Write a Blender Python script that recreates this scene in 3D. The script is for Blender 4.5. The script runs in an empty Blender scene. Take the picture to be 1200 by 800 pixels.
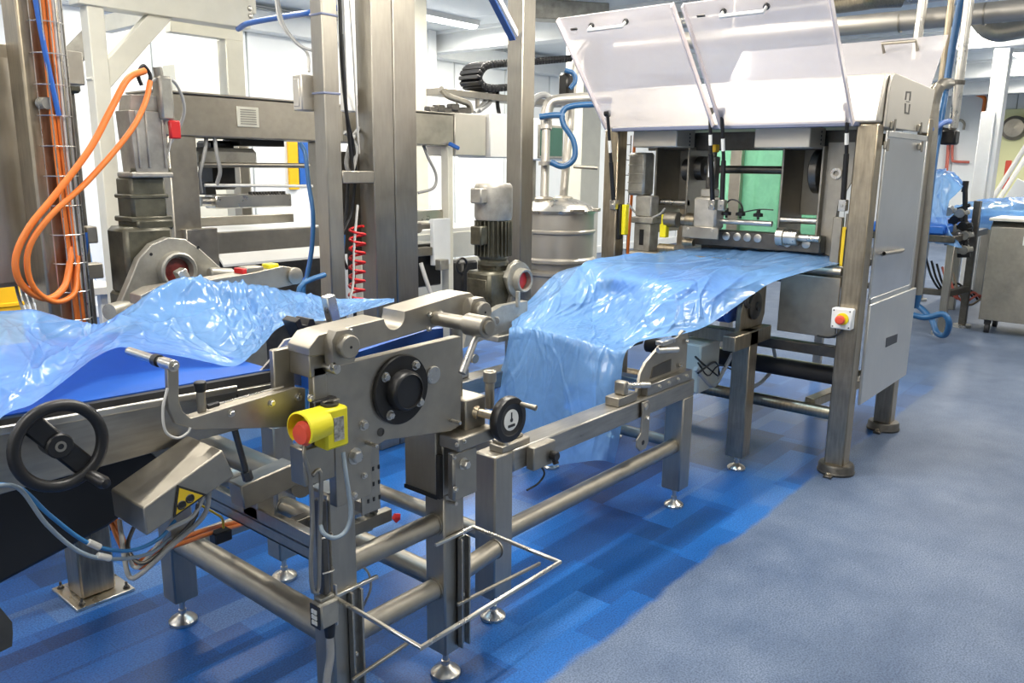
import bpy, bmesh, math, random
import numpy as np
from mathutils import Vector, Matrix

random.seed(7)
SC = bpy.context.scene
COL = SC.collection

# ------------------------------------------------------------------ camera, light, exposure
cam_data = bpy.data.cameras.new('camera')
cam = bpy.data.objects.new('camera', cam_data)
COL.objects.link(cam)
SC.camera = cam
cam_data.sensor_width = 36.0
cam_data.lens = 945.43 / 1200 * 36.0
cam_data.clip_start = 0.02
PITCH, YAW, ROLL = 0.21372815, 0.70135, 0.01118303
fwd = Vector((math.cos(YAW) * math.cos(PITCH), math.sin(YAW) * math.cos(PITCH), -math.sin(PITCH)))
right = Vector((math.sin(YAW), -math.cos(YAW), 0))
up = right.cross(fwd)
rr = right * math.cos(ROLL) + up * math.sin(ROLL)
uu = -right * math.sin(ROLL) + up * math.cos(ROLL)
cam.matrix_world = Matrix(((rr.x, uu.x, -fwd.x, 0), (rr.y, uu.y, -fwd.y, 0), (rr.z, uu.z, -fwd.z, 1.65), (0, 0, 0, 1)))

world = bpy.data.worlds.new('world')
SC.world = world
world.use_nodes = True
world.node_tree.nodes['Background'].inputs[0].default_value = (0.9, 0.95, 1.0, 1)
world.node_tree.nodes['Background'].inputs[1].default_value = 0.3

SC.view_settings.view_transform = 'Standard'
SC.view_settings.look = 'None'
SC.view_settings.exposure = 0.16
SC.view_settings.gamma = 1.0
LAMP_W = 60.0          # watts of a ceiling fitting's lamp
LAMP_COL = (1.0, 0.94, 0.83)

# ------------------------------------------------------------------ materials
def new_mat(name):
    m = bpy.data.materials.new(name)
    m.use_nodes = True
    nt = m.node_tree
    return m, nt, nt.nodes['Principled BSDF']

def nd(nt, typ, **kw):
    n = nt.nodes.new(typ)
    for k, v in kw.items():
        if k in n.inputs.keys():
            n.inputs[k].default_value = v
        else:
            setattr(n, k, v)
    return n

def ramp(nt, fac, stops):
    r = nt.nodes.new('ShaderNodeValToRGB')
    els = r.color_ramp.elements
    while len(els) < len(stops):
        els.new(0.5)
    for e, (p, c) in zip(els, stops):
        e.position = p
        e.color = (*c, 1) if len(c) == 3 else c
    nt.links.new(fac, r.inputs[0])
    return r.outputs[0]

def steel(name, col, rough=0.36, streak=(1, 1, 10), var=0.16, bump=0.04, metallic=1.0):
    m, nt, b = new_mat(name)
    tc = nd(nt, 'ShaderNodeTexCoord')
    mp = nd(nt, 'ShaderNodeMapping')
    mp.inputs['Scale'].default_value = streak
    nt.links.new(tc.outputs['Object'], mp.inputs[0])
    n1 = nd(nt, 'ShaderNodeTexNoise', Scale=9.0, Detail=4.0)
    nt.links.new(mp.outputs[0], n1.inputs['Vector'])
    n2 = nd(nt, 'ShaderNodeTexNoise', Scale=5.0, Detail=5.0, Roughness=0.65)
    nt.links.new(tc.outputs['Object'], n2.inputs['Vector'])
    mx = nd(nt, 'ShaderNodeMath', operation='ADD')
    nt.links.new(n1.outputs[0], mx.inputs[0])
    nt.links.new(n2.outputs[0], mx.inputs[1])
    hf = nd(nt, 'ShaderNodeMath', operation='MULTIPLY')
    hf.inputs[1].default_value = 0.5
    nt.links.new(mx.outputs[0], hf.inputs[0])
    lo = tuple(c * (1 - var) for c in col)
    hi = tuple(min(1, c * (1 + var)) for c in col)
    nt.links.new(ramp(nt, hf.outputs[0], [(0.35, lo), (0.65, hi)]), b.inputs['Base Color'])
    mr = nd(nt, 'ShaderNodeMapRange')
    mr.inputs['From Min'].default_value = 0.3
    mr.inputs['From Max'].default_value = 0.7
    mr.inputs['To Min'].default_value = max(0.05, rough - 0.09)
    mr.inputs['To Max'].default_value = rough + 0.09
    nt.links.new(hf.outputs[0], mr.inputs[0])
    nt.links.new(mr.outputs[0], b.inputs['Roughness'])
    b.inputs['Metallic'].default_value = metallic
    bp = nd(nt, 'ShaderNodeBump', Strength=bump, Distance=0.01)
    nt.links.new(n1.outputs[0], bp.inputs['Height'])
    nt.links.new(bp.outputs[0], b.inputs['Normal'])
    return m

def paint(name, col, rough=0.45, var=0.06, scale=6.0, metallic=0.0, bump=0.02, spec=0.5):
    m, nt, b = new_mat(name)
    tc = nd(nt, 'ShaderNodeTexCoord')
    n2 = nd(nt, 'ShaderNodeTexNoise', Scale=scale, Detail=5.0, Roughness=0.6)
    nt.links.new(tc.outputs['Object'], n2.inputs['Vector'])
    lo = tuple(c * (1 - var) for c in col)
    hi = tuple(min(1, c * (1 + var)) for c in col)
    nt.links.new(ramp(nt, n2.outputs[0], [(0.35, lo), (0.65, hi)]), b.inputs['Base Color'])
    b.inputs['Roughness'].default_value = rough
    b.inputs['Metallic'].default_value = metallic
    b.inputs['Specular IOR Level'].default_value = spec
    bp = nd(nt, 'ShaderNodeBump', Strength=bump, Distance=0.01)
    nt.links.new(n2.outputs[0], bp.inputs['Height'])
    nt.links.new(bp.outputs[0], b.inputs['Normal'])
    return m

def emit(name, col, strength):
    m, nt, b = new_mat(name)
    b.inputs['Base Color'].default_value = (*col, 1)
    b.inputs['Emission Color'].default_value = (*col, 1)
    b.inputs['Emission Strength'].default_value = strength
    return m

def film(name, col, trans=0.12, rough=0.2, bump=0.35, var=0.1):
    """thin translucent polythene film"""
    m, nt, b = new_mat(name)
    tc = nd(nt, 'ShaderNodeTexCoord')
    n = nd(nt, 'ShaderNodeTexNoise', Scale=9.0, Detail=6.0, Roughness=0.6, Distortion=1.2)
    nt.links.new(tc.outputs['Object'], n.inputs['Vector'])
    v = nd(nt, 'ShaderNodeTexNoise', Scale=42.0, Detail=3.0, Distortion=2.0)
    nt.links.new(tc.outputs['Object'], v.inputs['Vector'])
    ad = nd(nt, 'ShaderNodeMath', operation='MULTIPLY_ADD')
    ad.inputs[1].default_value = 0.22
    nt.links.new(v.outputs[0], ad.inputs[0])
    nt.links.new(n.outputs[0], ad.inputs[2])
    bp = nd(nt, 'ShaderNodeBump', Strength=bump, Distance=0.012)
    nt.links.new(ad.outputs[0], bp.inputs['Height'])
    nt.links.new(bp.outputs[0], b.inputs['Normal'])
    lo = tuple(c * (1 - var) for c in col)
    hi = tuple(min(1, c * (1 + var)) for c in col)
    nt.links.new(ramp(nt, n.outputs[0], [(0.35, lo), (0.65, hi)]), b.inputs['Base Color'])
    b.inputs['Roughness'].default_value = rough
    b.inputs['Specular IOR Level'].default_value = 0.8
    tl = nd(nt, 'ShaderNodeBsdfTranslucent')
    tl.inputs['Color'].default_value = (*hi, 1)
    mx = nd(nt, 'ShaderNodeMixShader')
    mx.inputs[0].default_value = 0.2
    nt.links.new(b.outputs[0], mx.inputs[1])
    nt.links.new(tl.outputs[0], mx.inputs[2])
    tp = nd(nt, 'ShaderNodeBsdfTransparent')
    tp.inputs['Color'].default_value = (*[min(1, c * 1.2 + 0.15) for c in col], 1)
    mx2 = nd(nt, 'ShaderNodeMixShader')
    mx2.inputs[0].default_value = trans
    nt.links.new(mx.outputs[0], mx2.inputs[1])
    nt.links.new(tp.outputs[0], mx2.inputs[2])
    nt.links.new(mx2.outputs[0], nt.nodes['Material Output'].inputs['Surface'])
    return m

M = {}
M['steel'] = steel('brushed_steel', (0.40, 0.37, 0.315), 0.42, streak=(7, 7, 1), var=0.09, bump=0.02)
M['steel_x'] = steel('brushed_steel_lengthwise', (0.39, 0.37, 0.33), 0.36, streak=(1, 9, 9))
M['steel_dull'] = steel('bead_blasted_steel', (0.375, 0.345, 0.29), 0.46, streak=(3, 3, 3), var=0.1)
M['steel_plate'] = steel('matt_steel_plate', (0.385, 0.355, 0.30), 0.46, streak=(3, 3, 3), var=0.1)
M['steel_bright'] = steel('bright_steel', (0.62, 0.59, 0.53), 0.30, streak=(2, 2, 2), var=0.06, bump=0.004)
M['steel_warm'] = steel('stained_steel', (0.40, 0.335, 0.24), 0.36, streak=(9, 9, 1), var=0.25)
M['steel_dark'] = steel('dark_steel', (0.14, 0.13, 0.115), 0.45, streak=(3, 3, 3), var=0.2)
M['tank_steel'] = steel('matt_tank_steel', (0.50, 0.47, 0.42), 0.48, streak=(1, 1, 1), var=0.05, bump=0.004, metallic=0.85)
M['cream_steel'] = steel('pale_sheet_steel', (0.60, 0.56, 0.49), 0.5, streak=(2, 2, 2), var=0.04, bump=0.005, metallic=0.75)
M['steel_panel'] = steel('smooth_sheet_steel', (0.66, 0.65, 0.62), 0.42, streak=(4, 4, 1), var=0.05, bump=0.01)
M['gear_grey'] = paint('oily_gearbox_paint', (0.085, 0.080, 0.056), 0.38, 0.5, 9.0, 0.35)
M['gear_light'] = paint('worn_grey_casting', (0.34, 0.325, 0.28), 0.42, 0.22, 9.0, 0.5)
M['motor_grey'] = paint('grimy_motor_casing', (0.36, 0.34, 0.30), 0.4, 0.35, 6.0, 0.4)
M['black'] = paint('black_plastic', (0.012, 0.012, 0.013), 0.38)
M['black_metal'] = paint('black_iron', (0.022, 0.021, 0.02), 0.36, 0.3, 8.0, 0.4)
M['rubber'] = paint('black_rubber', (0.02, 0.02, 0.022), 0.6)
M['trough'] = paint('dark_plastic_tray', (0.012, 0.012, 0.013), 0.42)
M['white'] = paint('white_paint', (0.80, 0.79, 0.75), 0.45, 0.03)
M['white_cool'] = paint('cool_white_paint', (0.78, 0.80, 0.80), 0.45, 0.03)
M['cream'] = paint('cream_paint', (0.70, 0.68, 0.58), 0.45, 0.04)
M['wall'] = paint('white_wall_panel', (0.84, 0.87, 0.88), 0.5, 0.02, 1.0, 0, 0.005)
M['wall_yellow'] = paint('yellow_wall', (0.80, 0.80, 0.45), 0.55, 0.03, 1.0)
M['ceiling'] = paint('ceiling_panel', (0.72, 0.76, 0.78), 0.55, 0.03, 1.0)
M['joint'] = paint('grey_joint', (0.45, 0.48, 0.50), 0.55)
M['blue_paint'] = paint('blue_paint', (0.03, 0.09, 0.28), 0.4)
M['blue_cable'] = paint('blue_cable', (0.02, 0.12, 0.46), 0.4)
M['teal_hose'] = paint('light_blue_hose', (0.022, 0.11, 0.27), 0.35)
M['blue_belt'] = paint('blue_belt', (0.012, 0.09, 0.42), 0.42, 0.08, 4.0)
M['orange'] = paint('orange_cable', (0.80, 0.20, 0.03), 0.42, 0.06)
M['grey_cable'] = paint('grey_cable', (0.33, 0.33, 0.32), 0.45)
M['air_blue'] = paint('air_hose_blue', (0.04, 0.20, 0.46), 0.35)
M['blue_grey'] = paint('blue_grey_hose', (0.24, 0.30, 0.36), 0.4)
M['light_cable'] = paint('light_grey_cable', (0.58, 0.57, 0.54), 0.42)
M['red'] = paint('red_plastic', (0.55, 0.02, 0.02), 0.35)
M['dark_red'] = paint('dark_red_bore', (0.14, 0.018, 0.015), 0.4, 0.5, 30.0)
M['strip_blue'] = paint('blue_grey_strip', (0.15, 0.17, 0.25), 0.4)
M['red_soft'] = paint('red_button', (0.72, 0.09, 0.05), 0.35)
M['pink'] = paint('red_pipe_paint', (0.62, 0.16, 0.12), 0.45)
M['yellow'] = paint('yellow_plastic', (0.82, 0.72, 0.02), 0.4, 0.04)
M['sign_yellow'] = paint('sign_yellow', (0.75, 0.52, 0.02), 0.4, 0.05)
M['sign_black'] = paint('sign_black', (0.02, 0.02, 0.02), 0.45)
M['crate_yellow'] = paint('yellow_crate', (0.85, 0.48, 0.01), 0.45, 0.05)
M['label_grey'] = paint('printed_label', (0.36, 0.36, 0.33), 0.4, 0.5, 60.0)
M['label_white'] = paint('paper_label', (0.80, 0.80, 0.76), 0.5)
M['green_sheet'] = film('green_strip_curtain', (0.36, 0.72, 0.52), 0.35, 0.25)
M['film'] = film('blue_polythene', (0.22, 0.45, 0.85), 0.34, 0.17, 0.08)
M['acrylic'] = film('frosted_polycarbonate', (0.80, 0.755, 0.765), 0.58, 0.12, 0.0, 0.02)
M['acrylic_edge'] = paint('polycarbonate_edge', (0.80, 0.72, 0.72), 0.25)
M['screen'] = paint('dark_green_screen', (0.06, 0.13, 0.10), 0.15)
M['lamp'] = emit('lit_diffuser', (1.0, 0.98, 0.93), 9.0)
M['glass'] = paint('sheet_steel_window', (0.70, 0.70, 0.70), 0.30, 0.04, 3.0, 0.9)

# ------------------------------------------------------------------ mesh helpers (all in metres, world axes: X along the line, Y across it, Z up)
class Geo:
    def __init__(s):
        s.v, s.f = [], []
    def add(s, v, f):
        o = len(s.v)
        s.v += [tuple(p) for p in v]
        s.f += [tuple(i + o for i in q) for q in f]
        return s

def box(x0, x1, y0, y1, z0, z1, c=0.003):
    x0, x1 = min(x0, x1), max(x0, x1)
    y0, y1 = min(y0, y1), max(y0, y1)
    z0, z1 = min(z0, z1), max(z0, z1)
    return obox(((x0 + x1) / 2, (y0 + y1) / 2, (z0 + z1) / 2), (1, 0, 0), (0, 1, 0), (0, 0, 1), (x1 - x0) / 2, (y1 - y0) / 2, (z1 - z0) / 2, c)

def obox(ctr, ax, ay, az, hx, hy, hz, c=0.003):
    """box with chamfered edges in any orientation"""
    ctr, ax, ay, az = Vector(ctr), Vector(ax), Vector(ay), Vector(az)
    c = min(c, 0.45 * min(hx, hy, hz))
    idx, vs = {}, []
    for sx in (-1, 1):
        for sy in (-1, 1):
            for sz in (-1, 1):
                for k in range(3):
                    p = [sx * hx, sy * hy, sz * hz]
                    for j in range(3):
                        if j != k:
                            p[j] -= (sx, sy, sz)[j] * c
                    idx[(sx, sy, sz, k)] = len(vs)
                    vs.append(ctr + ax * p[0] + ay * p[1] + az * p[2])
    fs = []
    for k in range(3):
        a, b = [j for j in range(3) if j != k]
        for s in (-1, 1):
            q = []
            for u, w in ((-1, -1), (1, -1), (1, 1), (-1, 1)):
                t = [0, 0, 0]
                t[k], t[a], t[b] = s, u, w
                q.append(idx[(*t, k)])
            fs.append(q)
    for e in range(3):
        a, b = [j for j in range(3) if j != e]
        for u in (-1, 1):
            for w in (-1, 1):
                t0, t1 = [0, 0, 0], [0, 0, 0]
                t0[a] = t1[a] = u
                t0[b] = t1[b] = w
                t0[e], t1[e] = -1, 1
                fs.append([idx[(*t0, a)], idx[(*t1, a)], idx[(*t1, b)], idx[(*t0, b)]])
    for sx in (-1, 1):
        for sy in (-1, 1):
            for sz in (-1, 1):
                fs.append([idx[(sx, sy, sz, k)] for k in range(3)])
    return Geo().add(vs, fs)

def bar(p0, p1, w, h, c=0.003, upv=(0, 0, 1)):
    """rectangular bar from p0 to p1, w across and h in the upright direction"""
    p0, p1 = Vector(p0), Vector(p1)
    d = (p1 - p0)
    L = d.length
    d.normalize()
    u = Vector(upv)
    if abs(d.dot(u)) > 0.98:
        u = Vector((1, 0, 0))
    s = d.cross(u).normalized()
    u = s.cross(d).normalized()
    return obox((p0 + p1) / 2, d, s, u, L / 2, w / 2, h / 2, c)

def frame_of(d):
    d = Vector(d).normalized()
    a = Vector((0, 0, 1)) if abs(d.z) < 0.9 else Vector((1, 0, 0))
    s = d.cross(a).normalized()
    return d, s, s.cross(d).normalized()

def lathe(base, axis, prof, n=20, caps=True):
    """profile [(radius, height along axis)] turned about the axis"""
    b = Vector(base)
    d, s, t = frame_of(axis)
    vs, fs = [], []
    for r, h in prof:
        for i in range(n):
            a = 2 * math.pi * i / n
            vs.append(b + d * h + s * (r * math.cos(a)) + t * (r * math.sin(a)))
    for k in range(len(prof) - 1):
        for i in range(n):
            j = (i + 1) % n
            fs.append([k * n + i, k * n + j, (k + 1) * n + j, (k + 1) * n + i])
    if caps:
        fs.append(list(range(n))[::-1])
        fs.append([(len(prof) - 1) * n + i for i in range(n)])
    return Geo().add(vs, fs)

def cyl(p0, p1, r, r2=None, n=18, c=0.0):
    p0, p1 = Vector(p0), Vector(p1)
    L = (p1 - p0).length
    r2 = r if r2 is None else r2
    if c:
        return lathe(p0, p1 - p0, [(r - c, 0), (r, c), (r2, L - c), (r2 - c, L)], n)
    return lathe(p0, p1 - p0, [(r, 0), (r2, L)], n)

def ring(p0, p1, r_out, r_in, n=28):
    p0, p1 = Vector(p0), Vector(p1)
    L = (p1 - p0).length
    return lathe(p0, p1 - p0, [(r_in, 0), (r_out, 0), (r_out, L), (r_in, L), (r_in, 0)], n, caps=False)

def bolt(p, axis, r=0.011, h=0.009):
    """hexagon bolt head on a washer"""
    d = Vector(axis).normalized()
    g = lathe(p, axis, [(r * 1.35, -0.001), (r * 1.35, 0.002)], 12)
    k = lathe(Vector(p) + d * 0.002, axis, [(r, 0), (r, h * 0.8), (r * 0.8, h)], 6)
    g.add(k.v, k.f)
    return g

def catmull(pts, n):
    pts = [np.array(p, float) for p in pts]
    if len(pts) == 2:
        return [pts[0] + (pts[1] - pts[0]) * i / n for i in range(n + 1)]
    P = [2 * pts[0] - pts[1]] + pts + [2 * pts[-1] - pts[-2]]
    L = [0.0]
    for a, b in zip(pts[:-1], pts[1:]):
        L.append(L[-1] + max(1e-6, np.linalg.norm(b - a)))
    out = []
    for i in range(n + 1):
        s = L[-1] * i / n
        k = 0
        while k < len(pts) - 2 and s > L[k + 1]:
            k += 1
        t = (s - L[k]) / (L[k + 1] - L[k])
        a, b, c, d = P[k], P[k + 1], P[k + 2], P[k + 3]
        out.append(0.5 * (2 * b + (c - a) * t + (2 * a - 5 * b + 4 * c - d) * t * t + (3 * b - a - 3 * c + d) * t ** 3))
    return out

def tube(pts, r, n=8, seg=None, smooth=True):
    if smooth:
        seg = seg or max(6, 7 * (len(pts) - 1))
        pts = catmull(pts, seg)
    pts = [Vector(p) for p in pts]
    vs, fs = [], []
    s = None
    for i, p in enumerate(pts):
        d = (pts[min(i + 1, len(pts) - 1)] - pts[max(i - 1, 0)]).normalized()
        if s is None:
            _, s, _t = frame_of(d)
        s = (s - d * s.dot(d)).normalized()
        t = d.cross(s)
        for k in range(n):
            a = 2 * math.pi * k / n
            vs.append(p + s * (r * math.cos(a)) + t * (r * math.sin(a)))
    m = len(pts)
    for i in range(m - 1):
        for k in range(n):
            j = (k + 1) % n
            fs.append([i * n + k, i * n + j, (i + 1) * n + j, (i + 1) * n + k])
    fs.append(list(range(n))[::-1])
    fs.append([(m - 1) * n + k for k in range(n)])
    return Geo().add(vs, fs)

def prism(poly, axis, a0, a1):
    """polygon given in the two other axes (xz for 'y', yz for 'x', xy for 'z') extruded along axis"""
    def pt(q, a):
        return {'y': (q[0], a, q[1]), 'x': (a, q[0], q[1]), 'z': (q[0], q[1], a)}[axis]
    n = len(poly)
    vs = [pt(q, a0) for q in poly] + [pt(q, a1) for q in poly]
    fs = [list(range(n)), [n + i for i in range(n)][::-1]]
    for i in range(n):
        j = (i + 1) % n
        fs.append([i, j, n + j, n + i])
    return Geo().add(vs, fs)

def torus(c, axis, R, r, n=36, k=10):
    c = Vector(c)
    d, s, t = frame_of(axis)
    pts = [c + s * (R * math.cos(2 * math.pi * i / n)) + t * (R * math.sin(2 * math.pi * i / n)) for i in range(n)]
    vs, fs = [], []
    for i, p in enumerate(pts):
        o = (p - c).normalized()
        for j in range(k):
            a = 2 * math.pi * j / k
            vs.append(p + o * (r * math.cos(a)) + d * (r * math.sin(a)))
    for i in range(n):
        for j in range(k):
            i2, j2 = (i + 1) % n, (j + 1) % k
            fs.append([i * k + j, i * k + j2, i2 * k + j2, i2 * k + j])
    return Geo().add(vs, fs)

WL = {}

def mk(name, mat, geos, parent=None, label=None, bev=0.0, sharp=38, kind=None, cat=None, group=None):
    """link the shapes as ONE mesh object; a top-level one gets its origin at its base"""
    if isinstance(geos, Geo):
        geos = [geos]
    g = Geo()
    for q in geos:
        g.add(q.v, q.f)
    a = np.array(g.v)
    if parent is not None:
        org = np.array(WL[parent.name])
    else:
        lo, hi = a.min(0), a.max(0)
        org = np.array([(lo[0] + hi[0]) / 2, (lo[1] + hi[1]) / 2, lo[2]])
    me = bpy.data.meshes.new(name)
    me.from_pydata((a - org).tolist(), [], g.f)
    bm = bmesh.new()
    bm.from_mesh(me)
    bmesh.ops.recalc_face_normals(bm, faces=bm.faces)
    bm.to_mesh(me)
    bm.free()
    me.polygons.foreach_set('use_smooth', [True] * len(me.polygons))
    me.set_sharp_from_angle(angle=math.radians(sharp))
    me.materials.append(M[mat])
    o = bpy.data.objects.new(name, me)
    COL.objects.link(o)
    if parent is not None:
        o.parent = parent
        WL[o.name] = tuple(org)
    else:
        o.location = org
        WL[o.name] = tuple(org)
    if bev:
        b = o.modifiers.new('bevel', 'BEVEL')
        b.width = bev
        b.segments = 2
        b.limit_method = 'ANGLE'
        b.angle_limit = math.radians(40)
    if label: o['label'] = label
    if kind: o['kind'] = kind
    if cat: o['category'] = cat
    if group: o['group'] = group
    return o

def thing(name, label, cat, loc, group=None):
    o = bpy.data.objects.new(name, None)
    o.empty_display_size = 0.05
    COL.objects.link(o)
    o.location = loc
    WL[o.name] = tuple(loc)
    o['label'] = label
    o['category'] = cat
    if group: o['group'] = group
    return o

def mks(name, mat, geos, parent=None, **kw):
    return [mk(name, mat, g, parent, **kw) for g in geos]

def struct(name, mat, geos, parent=None, **kw):
    return mk(name, mat, geos, parent, kind=None if parent else 'structure', **kw)

def cable(label, mat, pts, r=0.006, name='cable', cat='cable', group=None, seg=None):
    return mk(name, mat, tube(pts, r, 8, seg), label=label, cat=cat, group=group, sharp=80)

def shift(pts, v):
    return [tuple(a + b for a, b in zip(p, v)) for p in pts]

# smooth value noise for cloth
def vnoise(u, v, seed):
    rs = np.random.RandomState(seed)
    N = 64
    g = rs.rand(N, N)
    iu, iv = np.floor(u).astype(int), np.floor(v).astype(int)
    fu, fv = u - iu, v - iv
    fu, fv = fu * fu * (3 - 2 * fu), fv * fv * (3 - 2 * fv)
    q = lambda i, j: g[i % N, j % N]
    return (q(iu, iv) * (1 - fu) * (1 - fv) + q(iu + 1, iv) * fu * (1 - fv) + q(iu, iv + 1) * (1 - fu) * fv + q(iu + 1, iv + 1) * fu * fv)

def ridged(u, v, seed):
    return 1 - np.abs(2 * vnoise(u, v, seed) - 1) ** 0.75

def sheet(name, label, mat, rows, nu, nv, amp=0.012, seed=1, freq=(7, 7), skew=0.6, edge=0.0, group=None, folds=90, ridges=(), fdir=0.3, fspread=0.8, famp=0.02, flen=0.3, fw=0.012, fwin=None):
    """draped film lofted through rows of points, with creases and a wavy hem"""
    R1 = [catmull(r, nu) for r in rows]
    G = np.array([catmull([R1[k][i] for k in range(len(rows))], nv) for i in range(nu + 1)])   # (nu+1, nv+1, 3)
    du = np.gradient(G, axis=0)
    dv = np.gradient(G, axis=1)
    nrm = np.cross(du, dv)
    nrm /= np.linalg.norm(nrm, axis=2, keepdims=True) + 1e-9
    if nrm[..., 2].mean() < 0: nrm = -nrm
    U, V = np.meshgrid(np.linspace(0, 1, nu + 1), np.linspace(0, 1, nv + 1), indexing='ij')
    fu, fv = freq
    warp = vnoise(U * 3 + 1.3, V * 3 + 8.1, seed + 9)
    a = U * fu + V * fv * skew + warp * 2.2
    b = V * fv - U * fu * skew * 0.5 + warp * 1.5
    h = (ridged(a, b * 0.35, seed) - 0.6) * 1.0 + (ridged(a * 0.5 + 7, b * 1.1, seed + 1) - 0.6) * 0.8
    h += (ridged(a * 2.1 + 3, b * 1.3, seed + 2) - 0.6) * 0.45 + (ridged(a * 4.3, b * 3.1 + 5, seed + 3) - 0.6) * 0.2
    h *= 0.35 + 0.9 * vnoise(U * 4, V * 4, seed + 5)
    # sharp folds: many short ridges and valleys, mostly along one direction
    rs = np.random.RandomState(seed * 7 + 1)
    lu = np.linalg.norm(np.diff(G, axis=0), axis=2).sum(0).mean()
    lv = np.linalg.norm(np.diff(G, axis=1), axis=2).sum(1).mean()
    pu, pv = U * lu, V * lv
    hf = np.zeros_like(U)
    fade = np.clip(np.minimum(np.minimum(pu, lu - pu), np.minimum(pv, lv - pv)) / 0.06, 0.12, 1)
    for k in range(folds):
        if fwin and k % 2:
            cu = (fwin[0] + rs.rand() * (fwin[1] - fwin[0])) * lu
            cv = (fwin[2] + rs.rand() * (fwin[3] - fwin[2])) * lv
        else:
            cu, cv = rs.rand() * lu, rs.rand() * lv
        th = fdir + rs.randn() * fspread
        L_, w_ = flen * (0.35 + rs.rand()), fw * (0.5 + 1.2 * rs.rand())
        a_ = famp * (0.25 + rs.rand() ** 2) * (1 if rs.rand() < 0.62 else -0.8)
        bend = rs.randn() * 0.8
        x = (pu - cu) * math.cos(th) + (pv - cv) * math.sin(th)
        y = -(pu - cu) * math.sin(th) + (pv - cv) * math.cos(th) + bend * x * x
        hf += fade * a_ * np.exp(-np.sqrt(y * y + 1e-6) / w_) * np.exp(-(x / L_) ** 2 * 3)
    for (u0, v0, u1, v1, ra, rw) in ridges:
        ax, ay, bx, by = u0 * lu, v0 * lv, u1 * lu, v1 * lv
        L2 = (bx - ax) ** 2 + (by - ay) ** 2
        t = np.clip(((pu - ax) * (bx - ax) + (pv - ay) * (by - ay)) / L2, 0, 1)
        d = np.sqrt((pu - ax - t * (bx - ax)) ** 2 + (pv - ay - t * (by - ay)) ** 2)
        hf += ra * np.exp(-np.sqrt(d * d + 2e-5) / rw) * np.clip(np.minimum(t, 1 - t) * 8 + 0.25, 0, 1)
    sv = np.linalg.norm(np.gradient(G, axis=1), axis=2)
    su = np.linalg.norm(np.gradient(G, axis=0), axis=2)
    loc = np.clip(sv / sv.mean(), 0.1, 1) * np.clip(su / su.mean(), 0.1, 1)
    G = G + nrm * ((amp * h + hf) * loc)[..., None]
    if edge:
        w = edge * (vnoise(U * fu * 1.7, V * fv * 1.7, seed + 6) - 0.5)
        e = np.exp(-((np.minimum(np.minimum(U, 1 - U), np.minimum(V, 1 - V))) / 0.05) ** 2)
        G[..., 2] += w * e
    vs = G.reshape(-1, 3).tolist()
    fs = []
    for i in range(nu):
        for j in range(nv):
            fs.append((i * (nv + 1) + j, (i + 1) * (nv + 1) + j, (i + 1) * (nv + 1) + j + 1, i * (nv + 1) + j + 1))
    return mk(name, mat, Geo().add(vs, fs), label=label, cat='plastic sheet', sharp=180, group=group)

def foot(parent, x, y, ztop, r=0.042, mat='steel_bright'):
    """levelling foot: pad, dome and threaded stem, standing on the floor"""
    return mk('levelling_foot', mat, [lathe((x, y, 0.001), (0, 0, 1), [(r, 0), (r, 0.010), (r * 0.86, 0.018), (r * 0.45, 0.028), (0.014, 0.036), (0.014, 0.05), (0.010, 0.051), (0.010, ztop - 0.018)], 22),
              lathe((x, y, ztop - 0.02), (0, 0, 1), [(0.016, 0), (0.016, 0.02)], 6)], parent)

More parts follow.
